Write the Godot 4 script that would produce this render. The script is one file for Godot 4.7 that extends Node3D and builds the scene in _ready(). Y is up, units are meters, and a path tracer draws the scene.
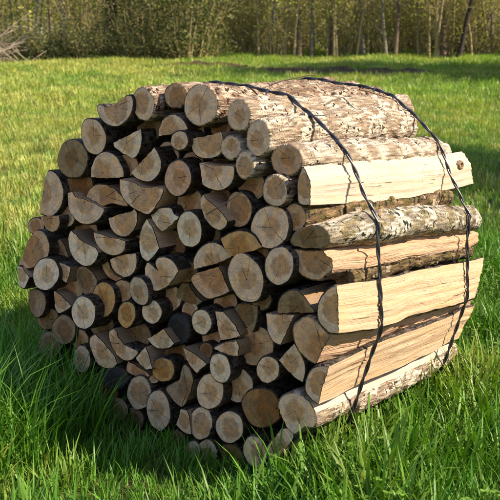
extends Node3D
# A round bundle of firewood tied with two twisted black straps, in a sunny meadow before a wood.
# The bundle has its own frame: u runs across the cut face, v is up, w goes back along the logs (all in metres).

const FACE_TURN := -0.641563
const FACE_AT := Vector3(-0.05065, 0.0, -2.01382)

var rng := RandomNumberGenerator.new()
var wobble := FastNoiseLite.new()
var M := {}
var names := {}
var sections := []            # what the straps lie on: outline, drift, start and length of every log


func _ready() -> void:
	# camera, sky, sun, exposure
	var cam := Camera3D.new()
	cam.name = "camera"
	cam.position = Vector3(0, 1.0, 0)
	cam.rotation = Vector3(deg_to_rad(-10.127), 0, 0)
	cam.fov = 36.1
	cam.near = 0.05
	cam.far = 400.0
	var lens := CameraAttributesPhysical.new()
	lens.frustum_focal_length = 36.83
	lens.frustum_focus_distance = 2.5
	lens.exposure_aperture = 5.6
	lens.frustum_far = 400.0
	cam.attributes = lens
	add_child(cam)
	cam.current = true
	var sky_mat := ProceduralSkyMaterial.new()
	sky_mat.sky_top_color = Color(0.52, 0.62, 0.78)
	sky_mat.sky_horizon_color = Color(0.97, 0.94, 0.89)
	sky_mat.sky_curve = 0.15
	sky_mat.ground_bottom_color = Color(0.28, 0.30, 0.16)
	sky_mat.ground_horizon_color = Color(0.45, 0.50, 0.40)
	sky_mat.sky_energy_multiplier = 0.82
	var sky := Sky.new()
	sky.sky_material = sky_mat
	var env := Environment.new()
	env.background_mode = Environment.BG_SKY
	env.sky = sky
	env.ambient_light_source = Environment.AMBIENT_SOURCE_SKY
	env.tonemap_mode = Environment.TONE_MAPPER_LINEAR
	env.tonemap_exposure = 2.4
	env.sdfgi_enabled = true
	env.ssao_enabled = true
	env.ssil_enabled = true
	var we := WorldEnvironment.new()
	we.name = "world_environment"
	we.environment = env
	add_child(we)
	var sun := DirectionalLight3D.new()
	sun.name = "sun"
	var towards := Vector3(0.97, 0.80, 0.25).normalized()
	sun.look_at_from_position(towards * 50.0, Vector3.ZERO)
	sun.light_color = Color(1.0, 0.93, 0.83)
	sun.light_energy = 1.5
	sun.light_angular_distance = 0.5
	sun.shadow_enabled = true
	add_child(sun)

	rng.seed = 20240411
	wobble.noise_type = FastNoiseLite.TYPE_SIMPLEX
	wobble.frequency = 1.0
	wobble.fractal_type = FastNoiseLite.FRACTAL_FBM
	wobble.fractal_octaves = 3
	make_materials()
	ground()
	woods()
	logs()
	straps()
	twigs()
	meadow()


# ---------------------------------------------------------------- helpers

func numbered(called: String) -> String:
	var n: int = names.get(called, 0)
	names[called] = n + 1
	return called if n == 0 else "%s_%03d" % [called, n]


func tag(o: Node, label: String, category := "", group := "", kind := "") -> void:
	o.set_meta("label", label)
	if category: o.set_meta("category", category)
	if group: o.set_meta("group", group)
	if kind: o.set_meta("kind", kind)


func thing(called: String, label: String, category: String, where := Vector3.ZERO, turn := 0.0, group := "") -> Node3D:
	var o := Node3D.new()
	o.name = numbered(called)
	add_child(o, true)
	o.position = where
	o.rotation.y = turn
	tag(o, label, category, group)
	return o


func obj(called: String, mesh: Mesh, mat: Material, parent: Node = null) -> MeshInstance3D:
	var o := MeshInstance3D.new()
	o.mesh = mesh
	o.material_override = mat
	if parent == null:
		o.name = numbered(called)
		add_child(o, true)
	else:
		o.name = called
		parent.add_child(o, true)
	return o


func copy(proto: Node3D, where: Vector3, turn: float, grow: float, label: String, group: String) -> Node3D:
	var c: Node3D = proto.duplicate()
	c.name = numbered(String(proto.name).rstrip("_0123456789"))
	add_child(c, true)
	c.position = where
	c.rotation.y = turn
	c.scale = Vector3.ONE * grow
	c.set_meta("label", label)
	c.set_meta("group", group)
	return c


class Shape:
	var v := PackedVector3Array()
	var n := PackedVector3Array()
	var uv := PackedVector2Array()
	var c := PackedColorArray()
	var ix := PackedInt32Array()

	func vert(p: Vector3, nn: Vector3, t := Vector2.ZERO, col := Color.WHITE) -> int:
		v.append(p)
		n.append(nn)
		uv.append(t)
		c.append(col)
		return v.size() - 1

	func tri(a: int, b: int, d: int) -> void:
		ix.append(a)
		ix.append(b)
		ix.append(d)

	# rows of points; the front is where (next row) x (next column) points
	func grid(rows: Array, uvs: Array, closed := false, col := Color.WHITE) -> void:
		var nr := rows.size()
		var nc: int = rows[0].size()
		var first := v.size()
		for j in nr:
			var row: PackedVector3Array = rows[j]
			var up: PackedVector3Array = rows[maxi(j - 1, 0)]
			var dn: PackedVector3Array = rows[mini(j + 1, nr - 1)]
			var tr: PackedVector2Array = uvs[j]
			for i in nc:
				var a := row[(i - 1 + nc - 1) % (nc - 1)] if closed else row[maxi(i - 1, 0)]
				var b := row[(i + 1) % (nc - 1)] if closed else row[mini(i + 1, nc - 1)]
				var nn := (dn[i] - up[i]).cross(b - a).normalized()
				vert(row[i], nn, tr[i], col)
		for j in nr - 1:
			for i in nc - 1:
				var a := first + j * nc + i
				tri(a, a + 1, a + nc)
				tri(a + 1, a + nc + 1, a + nc)

	# a round tube through points
	func tube(pts: PackedVector3Array, radii: PackedFloat32Array, sides: int, col := Color.WHITE, tile := 0.3) -> void:
		var rows := []
		var uvs := []
		var side := Vector3.ZERO
		var run := 0.0
		for j in pts.size():
			var d := (pts[mini(j + 1, pts.size() - 1)] - pts[maxi(j - 1, 0)]).normalized()
			if j == 0:
				side = d.cross(Vector3.UP if absf(d.y) < 0.9 else Vector3.RIGHT).normalized()
			side = (side - d * side.dot(d)).normalized()
			var other := d.cross(side)
			if j > 0:
				run += pts[j].distance_to(pts[j - 1])
			var row := PackedVector3Array()
			var t := PackedVector2Array()
			for i in sides + 1:
				var a := TAU * (i % sides) / sides
				row.append(pts[j] + (side * cos(a) - other * sin(a)) * radii[j])
				t.append(Vector2(float(i) / sides * TAU * radii[0] / tile, run / tile))
			rows.append(row)
			uvs.append(t)
		grid(rows, uvs, true, col)

	func done() -> ArrayMesh:
		var arr := []
		arr.resize(Mesh.ARRAY_MAX)
		arr[Mesh.ARRAY_VERTEX] = v
		arr[Mesh.ARRAY_NORMAL] = n
		arr[Mesh.ARRAY_TEX_UV] = uv
		arr[Mesh.ARRAY_COLOR] = c
		arr[Mesh.ARRAY_INDEX] = ix
		var m := ArrayMesh.new()
		m.add_surface_from_arrays(Mesh.PRIMITIVE_TRIANGLES, arr)
		return m


# ---------------------------------------------------------------- materials

func noise(seed_: int, freq: float, octaves := 4) -> FastNoiseLite:
	var f := FastNoiseLite.new()
	f.noise_type = FastNoiseLite.TYPE_SIMPLEX
	f.seed = seed_
	f.frequency = freq
	f.fractal_type = FastNoiseLite.FRACTAL_FBM
	f.fractal_octaves = octaves
	return f


func picture(data: PackedByteArray, side: int, high := 0) -> ImageTexture:
	return ImageTexture.create_from_image(Image.create_from_data(side, high if high else side, false, Image.FORMAT_RGB8, data))


# noise that repeats over 0..1 in x, by fading two taps into one another
func loop2(f: FastNoiseLite, x: float, y: float, sx: float, sy: float) -> float:
	var a := f.get_noise_2d(x * sx, y * sy)
	if x > 0.8:
		a = lerpf(a, f.get_noise_2d((x - 1.0) * sx, y * sy), (x - 0.8) / 0.2)
	return a


func put(d: PackedByteArray, at: int, r: float, g: float, b: float) -> void:
	d[at] = clampi(int(r * 255.0), 0, 255)
	d[at + 1] = clampi(int(g * 255.0), 0, 255)
	d[at + 2] = clampi(int(b * 255.0), 0, 255)


# the sawn end of a log: growth rings round the pith, drying cracks, saw scratches, weather blotches. Its edge lies at radius 0.87.
func end_pictures(k: int) -> Array:
	var side := 384
	var col := PackedByteArray()
	var bump := PackedByteArray()
	col.resize(side * side * 3)
	bump.resize(side * side * 3)
	var low := noise(k * 7 + 1, 1.0, 3)
	var fine := noise(k * 7 + 2, 1.0, 3)
	var r := RandomNumberGenerator.new()
	r.seed = 900 + k
	var cracks := []
	for i in 2 + k % 2:
		cracks.append([r.randf() * TAU, r.randf_range(0.0, 0.25), r.randf_range(0.4, 0.85), r.randf_range(0.006, 0.014)])
	var sa := r.randf() * PI
	var sc := Vector2(cos(sa), sin(sa))
	var heart := r.randf_range(0.30, 0.5)
	var rings := 13.0 + 3.0 * (k % 3)
	for y in side:
		for x in side:
			var p := Vector2(x + 0.5, y + 0.5) / side * 2.0 - Vector2.ONE
			var rr := p.length()
			var an := p.angle()
			var wob := low.get_noise_2d(p.x * 1.3, p.y * 1.3)
			var blot := low.get_noise_2d(p.x * 2.6 + 30.0, p.y * 2.6)
			var q := rr * (1.0 + 0.10 * wob)
			var ph := q * rings + 0.8 * low.get_noise_1d(q * 9.0 + 7.0)
			ph -= floorf(ph)
			var ring := smoothstep(0.55, 0.95, ph) * (1.0 - smoothstep(0.95, 1.0, ph))
			var ray := fine.get_noise_2d(an * 26.0, rr * 2.0)
			var saw := fine.get_noise_2d(p.dot(sc) * 60.0, p.dot(sc.orthogonal()) * 2.5 + 50.0)
			var grain := fine.get_noise_2d(p.x * 70.0, p.y * 70.0 + 90.0)
			var crack := 0.0
			for c in cracks:
				var da := absf(angle_difference(an + 0.05 * low.get_noise_1d(rr * 5.0 + c[0] * 9.0), c[0]))
				if rr > c[1] and rr < c[2]:
					var wide: float = c[3] * (1.0 - absf((rr - c[1]) / (c[2] - c[1]) - 0.4))
					crack = maxf(crack, 1.0 - smoothstep(wide * 0.5, wide, da * rr))
			crack = maxf(crack, 1.0 - smoothstep(0.012, 0.028, rr))
			var core := 1.0 - smoothstep(heart - 0.06, heart + 0.08, q + 0.06 * blot)
			var v := 0.90 - 0.15 * ring + 0.10 * ray + 0.12 * saw + 0.11 * grain + 0.09 * blot
			v *= 1.0 - 0.17 * core
			v = lerpf(v, 0.30, crack)
			var warm := 0.14 * core + 0.10 * blot + 0.10 * low.get_noise_2d(p.x * 1.1 + 60.0, p.y * 1.1)
			var at := (y * side + x) * 3
			put(col, at, v * (1.0 + 0.3 * warm), v * (1.0 - 0.22 * warm), v * (1.0 - 0.95 * warm))
			var h := 0.6 - 0.12 * ring + 0.25 * saw + 0.12 * grain - 0.5 * crack
			put(bump, at, h, h, h)
	return [picture(col, side), picture(bump, side)]


# bark, 0.30 m round by 0.60 m along the log
func bark_pictures(kind: String, k: int) -> Array:
	var w := 320
	var h := 512
	var col := PackedByteArray()
	var bump := PackedByteArray()
	col.resize(w * h * 3)
	bump.resize(w * h * 3)
	var a := noise(k * 11 + 3, 1.0, 4)
	var b := noise(k * 11 + 4, 1.0, 3)
	var light := Color(0.65, 0.605, 0.54)
	var mid := Color(0.50, 0.44, 0.375)
	var dark := Color(0.10, 0.075, 0.06)
	var peel := Color(0.46, 0.355, 0.275)
	var mark := 0.57
	var peeled := 0.42
	match kind:
		"dark":  # bark of the face logs; the shade between them is put into it
			light = Color(0.28, 0.25, 0.23)
			mid = Color(0.185, 0.145, 0.115)
			dark = Color(0.07, 0.06, 0.05)
			peel = Color(0.29, 0.195, 0.13)
			mark = 0.30
			peeled = 0.42
		"red":
			light = Color(0.58, 0.52, 0.45)
			mid = Color(0.42, 0.35, 0.28)
			dark = Color(0.14, 0.09, 0.06)
			peel = Color(0.40, 0.31, 0.24)
			mark = 0.40
			peeled = 0.10
		"green":
			light = Color(0.61, 0.595, 0.545)
			mid = Color(0.46, 0.425, 0.365)
			dark = Color(0.08, 0.075, 0.06)
			peel = Color(0.40, 0.36, 0.24)
			mark = 0.42
			peeled = 0.25
		"moss":
			light = Color(0.42, 0.35, 0.25)
			mid = Color(0.31, 0.25, 0.16)
			dark = Color(0.08, 0.07, 0.05)
			peel = Color(0.28, 0.26, 0.12)
			mark = 0.3
			peeled = 0.1
		"tree":
			light = Color(0.82, 0.76, 0.58)
			mid = Color(0.70, 0.61, 0.43)
			dark = Color(0.16, 0.13, 0.09)
			peel = Color(0.36, 0.38, 0.18)
			mark = 0.25
			peeled = 0.15
	for y in h:
		for x in w:
			var u := (x + 0.5) / w
			var t := (y + 0.5) / h
			if t > 0.9:  # meets its own start
				pass
			var big := loop2(a, u, t, 3.0, 4.0)
			var fibre := loop2(b, u, t + 3.0, 26.0, 7.0)
			var grain := loop2(b, u, t + 9.0, 60.0, 110.0)
			var slash := loop2(a, u, t + 5.0, 9.0, 20.0)
			var patch := loop2(a, u, t + 17.0, 7.0, 9.0)
			var s := smoothstep(-0.35, 0.40, big + 0.35 * fibre)
			var c := mid.lerp(light, s)
			var pe := smoothstep(peeled, peeled + 0.22, patch)
			c = c.lerp(peel, pe * 0.85)
			var f := 1.0 + 0.30 * fibre + 0.35 * grain
			c = Color(c.r * f, c.g * f, c.b * f)
			var mk := smoothstep(mark, mark + 0.07, slash + 0.25 * big)
			c = c.lerp(dark, mk * 0.95)
			var at := (y * w + x) * 3
			put(col, at, c.r, c.g, c.b)
			var hh := 0.5 + 0.25 * fibre + 0.2 * grain + 0.2 * big - 0.35 * mk - 0.25 * pe
			put(bump, at, hh, hh, hh)
	return [picture(col, w, h), picture(bump, w, h)]


# cleft wood, fibres along the log: 0.25 m across by 1 m along
func cleft_pictures(k: int) -> Array:
	var w := 384
	var h := 512
	var col := PackedByteArray()
	var bump := PackedByteArray()
	col.resize(w * h * 3)
	bump.resize(w * h * 3)
	var a := noise(k * 13 + 5, 1.0, 4)
	var b := noise(k * 13 + 6, 1.0, 3)
	for y in h:
		for x in w:
			var u := (x + 0.5) / w
			var t := (y + 0.5) / h
			var wave := u + 0.014 * a.get_noise_2d(t * 3.0, u * 2.0)
			var fibre := b.get_noise_2d(wave * 60.0, t * 5.0)
			var fine := b.get_noise_2d(wave * 190.0, t * 22.0 + 40.0)
			var big := a.get_noise_2d(wave * 4.0, t * 3.0 + 20.0)
			var band := a.get_noise_2d(wave * 12.0, t * 1.5 + 60.0)
			var speck := a.get_noise_2d(u * 30.0, t * 60.0 + 80.0)
			var v := 0.92 + 0.035 * fibre + 0.07 * fine + 0.04 * big
			var warm := 0.035 * smoothstep(0.0, 0.5, band) + 0.09 * maxf(big, 0.0)
			var sp := smoothstep(0.66, 0.74, speck)
			v *= 1.0 - 0.6 * sp
			var at := (y * w + x) * 3
			put(col, at, v, v * (1.0 - 0.55 * warm - 0.1 * sp), v * (1.0 - 1.4 * warm - 0.2 * sp))
			var hh := 0.5 + 0.4 * fibre + 0.2 * fine + 0.15 * band
			put(bump, at, hh, hh, hh)
	return [picture(col, w, h), picture(bump, w, h)]


func surface(called: String, c: Color, rough := 0.85, pics := [], bump_cm := 0.0) -> StandardMaterial3D:
	var m := StandardMaterial3D.new()
	m.resource_name = called
	m.albedo_color = c.linear_to_srgb()
	m.roughness = rough
	m.metallic_specular = 0.35
	if pics.size() > 0:
		m.albedo_texture = pics[0]
		if bump_cm > 0.0:
			m.heightmap_enabled = true
			m.heightmap_texture = pics[1]
			m.heightmap_scale = bump_cm
	return m


func leafy(called: String, c: Color, through := Color(0.7, 0.8, 0.35), rough := 0.55) -> StandardMaterial3D:
	var m := surface(called, c, rough)
	m.vertex_color_use_as_albedo = true
	m.backlight_enabled = true
	m.backlight = through
	m.cull_mode = BaseMaterial3D.CULL_DISABLED
	return m


func make_materials() -> void:
	var tones := {
		"tan": Color(0.76, 0.53, 0.35), "pale": Color(0.84, 0.655, 0.475), "brown": Color(0.61, 0.38, 0.215), "ochre": Color(0.60, 0.34, 0.13), "ochredark": Color(0.30, 0.165, 0.07),
		"dark": Color(0.36, 0.245, 0.155), "black": Color(0.045, 0.045, 0.052), "mossy": Color(0.30, 0.205, 0.105), "grey": Color(0.60, 0.45, 0.31), "pinkish": Color(0.68, 0.41, 0.25),
	}
	for k in 5:
		var pics := end_pictures(k)
		for tone in tones:
			M["end_%s_%d" % [tone, k]] = surface("sawn " + tone + " wood", tones[tone] * 1.05, 0.9, pics, 0.2)
	for kind in ["dark", "pale", "red", "green", "moss", "tree"]:
		for k in (2 if kind in ["dark", "pale"] else 1):
			M["bark_%s_%d" % [kind, k]] = surface(kind + " bark", Color.WHITE, 0.7 if kind == "dark" else 0.85, bark_pictures(kind, k + kind.length()), 0.5)
	for k in 2:
		var pics := cleft_pictures(k)
		M["cleft_%d" % k] = surface("cleft wood", Color(0.56, 0.445, 0.355), 0.75, pics, 0.06)
		M["cleft_gold_%d" % k] = surface("golden cleft wood", Color(0.53, 0.375, 0.245), 0.78, pics, 0.12)
		M["cleft_brown_%d" % k] = surface("weathered cleft wood", Color(0.48, 0.32, 0.21), 0.85, pics, 0.3)
		M["cleft_old_%d" % k] = surface("old cleft wood", Color(0.26, 0.18, 0.115), 0.9, pics, 0.2)
	M.cord = surface("black plastic cord", Color(0.016, 0.018, 0.028), 0.32)
	M.cord.metallic_specular = 0.6
	M.twig = surface("dry twig", Color(0.16, 0.12, 0.08), 0.9)
	M.branch = surface("bleached branch", Color(0.42, 0.34, 0.25), 0.9)
	M.grass = leafy("grass blade", Color.WHITE, Color(0.7, 0.8, 0.35), 0.42)
	M.leaf = leafy("spring leaf", Color.WHITE, Color(0.6, 0.75, 0.3))
	M.bark_tree_1 = M.bark_tree_0


# ---------------------------------------------------------------- ground and track

func ground_y(x: float, z: float) -> float:
	var d := -z - 3.0
	var rise := 0.8 * log(1.0 + exp(d / 0.8)) if d < 20.0 else d
	rise = minf(rise, 23.5 + 0.05 * (rise - 23.5))
	var far := smoothstep(1.0, 6.0, Vector2(x, z + 2.4).length())
	return 0.13 * rise + (0.10 * wobble.get_noise_2d(x * 0.25, z * 0.25) + 0.03 * wobble.get_noise_2d(x * 1.3, z * 1.3)) * far - 0.015


func track_centre(x: float) -> float:
	return -17.8 + 0.22 * (x - 1.0) - 0.9 * smoothstep(3.0, -2.0, x)


func ground() -> void:
	var xs := PackedFloat32Array()
	var zs := PackedFloat32Array()
	var x := 0.0
	while x < 200.0:
		xs.append(x)
		x += 0.12 + absf(x) * 0.07
	var all_x := PackedFloat32Array()
	for i in range(xs.size() - 1, 0, -1): all_x.append(-xs[i])
	all_x.append_array(xs)
	var z := 12.0
	while z > -240.0:
		zs.append(z)
		z -= 0.14 + maxf(0.0, -z - 3.0) * 0.03 + maxf(0.0, z) * 0.1
	var s := Shape.new()
	var rows := []
	var uvs := []
	for zz in zs:
		var row := PackedVector3Array()
		var t := PackedVector2Array()
		for xx in all_x:
			row.append(Vector3(xx, ground_y(xx, zz), zz))
			t.append(Vector2(xx, zz))
		rows.append(row)
		uvs.append(t)
	s.grid(rows, uvs)
	var side := 384
	var col := PackedByteArray()
	col.resize(side * side * 3)
	var a := noise(71, 1.0, 4)
	for y in side:
		for px in side:
			var u := (px + 0.5) / side
			var v := (y + 0.5) / side
			var big := loop2(a, u, v, 5.0, 5.0)
			var small := loop2(a, u, v + 4.0, 40.0, 40.0)
			var c := Color(0.29, 0.26, 0.15).lerp(Color(0.30, 0.36, 0.14), smoothstep(-0.3, 0.3, big + 0.3 * small))
			var f := 1.0 + 0.6 * small
			put(col, (y * side + px) * 3, c.r * f, c.g * f, c.b * f)
	var m := surface("turf soil", Color.WHITE, 0.95)
	m.albedo_texture = picture(col, side)
	m.uv1_scale = Vector3(0.7, 0.7, 0.7)
	var g := obj("ground", s.done(), m)
	tag(g, "meadow ground rising gently towards the wood", "", "", "structure")

	# the muddy track that crosses the meadow before the wood
	var t := Shape.new()
	rows = []
	uvs = []
	for k in 9:
		var row := PackedVector3Array()
		var tt := PackedVector2Array()
		for i in 121:
			var tx := -2.6 + i * 0.18
			var c := track_centre(tx)
			var half := 0.75 * smoothstep(-2.7, -0.6, tx) * (1.0 + 0.35 * wobble.get_noise_1d(tx * 0.9)) * (1.0 - smoothstep(2.0, 5.5, tx))
			var off := (k - 4) / 4.0
			var tz := c - off * half
			var h := 0.0 if k == 0 or k == 8 else 0.02 + 0.10 * maxf(0.0, wobble.get_noise_2d(tx * 2.2, tz * 2.2 + 40.0)) + 0.05 * wobble.get_noise_2d(tx * 7.0, tz * 7.0)
			row.append(Vector3(tx, ground_y(tx, tz) + h + (0.006 if k > 0 and k < 8 else -0.03), tz))
			tt.append(Vector2(tx, off))
		rows.append(row)
		uvs.append(tt)
	t.grid(rows, uvs)
	col = PackedByteArray()
	col.resize(side * side * 3)
	for y in side:
		for px in side:
			var n := loop2(a, (px + 0.5) / side, (y + 0.5) / side + 11.0, 14.0, 14.0)
			put(col, (y * side + px) * 3, 0.27 + 0.2 * n, 0.205 + 0.16 * n, 0.125 + 0.11 * n)
	var mud := surface("mud", Color.WHITE, 0.8)
	mud.albedo_texture = picture(col, side)
	mud.uv1_triplanar = true
	mud.uv1_scale = Vector3(0.8, 0.8, 0.8)
	tag(obj("path", t.done(), mud), "churned dark muddy track crossing the meadow before the wood", "", "", "structure")


# ---------------------------------------------------------------- woods

func leaf(s: Shape, at: Vector3, size: float, col: Color) -> void:
	var d := Vector3(rng.randf_range(-1, 1), rng.randf_range(-0.7, 0.5), rng.randf_range(-1, 1)).normalized()
	var e := d.cross(Vector3(rng.randf_range(-1, 1), rng.randf_range(-1, 1), rng.randf_range(-1, 1))).normalized()
	var n := d.cross(e)
	var w := size * rng.randf_range(0.25, 0.4)
	var a := s.vert(at, n, Vector2.ZERO, col)
	var b := s.vert(at + d * size * 0.5 + e * w, n, Vector2.ZERO, col)
	var c := s.vert(at + d * size, n, Vector2.ZERO, col)
	var f := s.vert(at + d * size * 0.5 - e * w, n, Vector2.ZERO, col)
	s.tri(a, b, c)
	s.tri(a, c, f)


func limb_path(from: Vector3, dir: Vector3, length: float, steps: int, rough: float, lift: float) -> PackedVector3Array:
	var p := PackedVector3Array([from])
	var d := dir.normalized()
	for i in steps:
		d = (d + Vector3(rng.randf_range(-1, 1), rng.randf_range(-1, 1) + lift, rng.randf_range(-1, 1)) * rough).normalized()
		p.append(p[-1] + d * length / steps)
	return p


func taper(n: int, r0: float, r1: float) -> PackedFloat32Array:
	var r := PackedFloat32Array()
	for i in n: r.append(lerpf(r0, r1, float(i) / (n - 1)))
	return r


func tree(called: String, label: String, tall: float, radius: float, lean: Vector3, low_twigs: int, leaves: int, leaf_size: float, tint: Color, bark: String, crown_from := 3.0, loose := 0.20) -> Node3D:
	var o := thing(called, label, "tree")
	var s := Shape.new()
	var l := Shape.new()
	var path := limb_path(Vector3(0, -0.15, 0), Vector3.UP + lean, tall, 12, 0.10, 0.10)
	var rad := taper(13, radius, radius * 0.25)
	rad[0] *= 1.35
	s.tube(path, rad, 9)
	var tips := PackedVector3Array()
	for i in 16 + low_twigs:
		var f := rng.randf_range(0.06, 0.38) if i < low_twigs else rng.randf_range(crown_from / tall, 0.97)
		var at := f * 12.0
		var k := int(at)
		var from := path[k].lerp(path[k + 1], at - k)
		var length := rng.randf_range(0.6, 1.7) if i < low_twigs else rng.randf_range(1.2, 3.0) * (1.25 - f)
		var an := rng.randf() * TAU
		var r0 := rad[k] * (0.16 if i < low_twigs else 0.36)
		var lp := limb_path(from, Vector3(cos(an), rng.randf_range(0.1, 0.9), sin(an)), length, 5, 0.22, 0.2)
		s.tube(lp, taper(6, maxf(r0, 0.008), 0.004), 5)
		for j in range(1, 6): tips.append(lp[j])
		for q in 3:
			var tp := limb_path(lp[2 + q], Vector3(rng.randf_range(-1, 1), rng.randf_range(-0.1, 0.8), rng.randf_range(-1, 1)), length * 0.45, 3, 0.25, 0.1)
			s.tube(tp, taper(4, maxf(r0 * 0.4, 0.005), 0.003), 3)
			tips.append(tp[2])
			tips.append(tp[3])
	for i in leaves:
		var c: Vector3 = tips[rng.randi() % tips.size()]
		var p := c + Vector3(rng.randfn(0, loose), rng.randfn(0, loose * 0.8), rng.randfn(0, loose))
		var f := rng.randf_range(0.65, 1.35)
		leaf(l, p, leaf_size * rng.randf_range(0.6, 1.3), Color(tint.r * f * rng.randf_range(0.9, 1.2), tint.g * f, tint.b * f))
	obj("trunk", s.done(), M["bark_" + bark], o)
	obj("crown", l.done(), M.leaf, o)
	return o


func shrub(called: String, label: String, tall: float, wide: float, stems: int, leaves: int, leaf_size: float, tint: Color) -> Node3D:
	var o := thing(called, label, "shrub")
	var s := Shape.new()
	var l := Shape.new()
	var tips := PackedVector3Array()
	for i in stems:
		var an := rng.randf() * TAU
		var out := rng.randf_range(0.05, 0.75) * wide / tall
		var p := limb_path(Vector3(cos(an), 0, sin(an)) * rng.randf() * wide * 0.15 - Vector3(0, 0.1, 0), Vector3(cos(an) * out, 1.0, sin(an) * out), tall * rng.randf_range(0.6, 1.1), 7, 0.13, -0.02)
		s.tube(p, taper(8, rng.randf_range(0.010, 0.022), 0.004), 4)
		for k in range(1, 8):
			tips.append(p[k])
			if k > 1:
				var t := limb_path(p[k], Vector3(rng.randf_range(-1, 1), rng.randf_range(-0.2, 0.7), rng.randf_range(-1, 1)), tall * 0.22, 3, 0.3, 0.0)
				s.tube(t, taper(4, 0.006, 0.003), 3)
				tips.append(t[1])
				tips.append(t[3])
	for i in leaves:
		var c: Vector3 = tips[rng.randi() % tips.size()]
		var p := c + Vector3(rng.randfn(0, 0.13), rng.randfn(0, 0.12), rng.randfn(0, 0.13))
		var f := rng.randf_range(0.6, 1.4)
		leaf(l, p, leaf_size * rng.randf_range(0.6, 1.3), Color(tint.r * f * rng.randf_range(0.85, 1.2), tint.g * f, tint.b * f))
	obj("stems", s.done(), M.bark_tree_0, o)
	obj("foliage", l.done(), M.leaf, o)
	return o


func on_ground(x: float, z: float, y := 0.0) -> Vector3:
	return Vector3(x, ground_y(x, z) + y, z)


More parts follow.
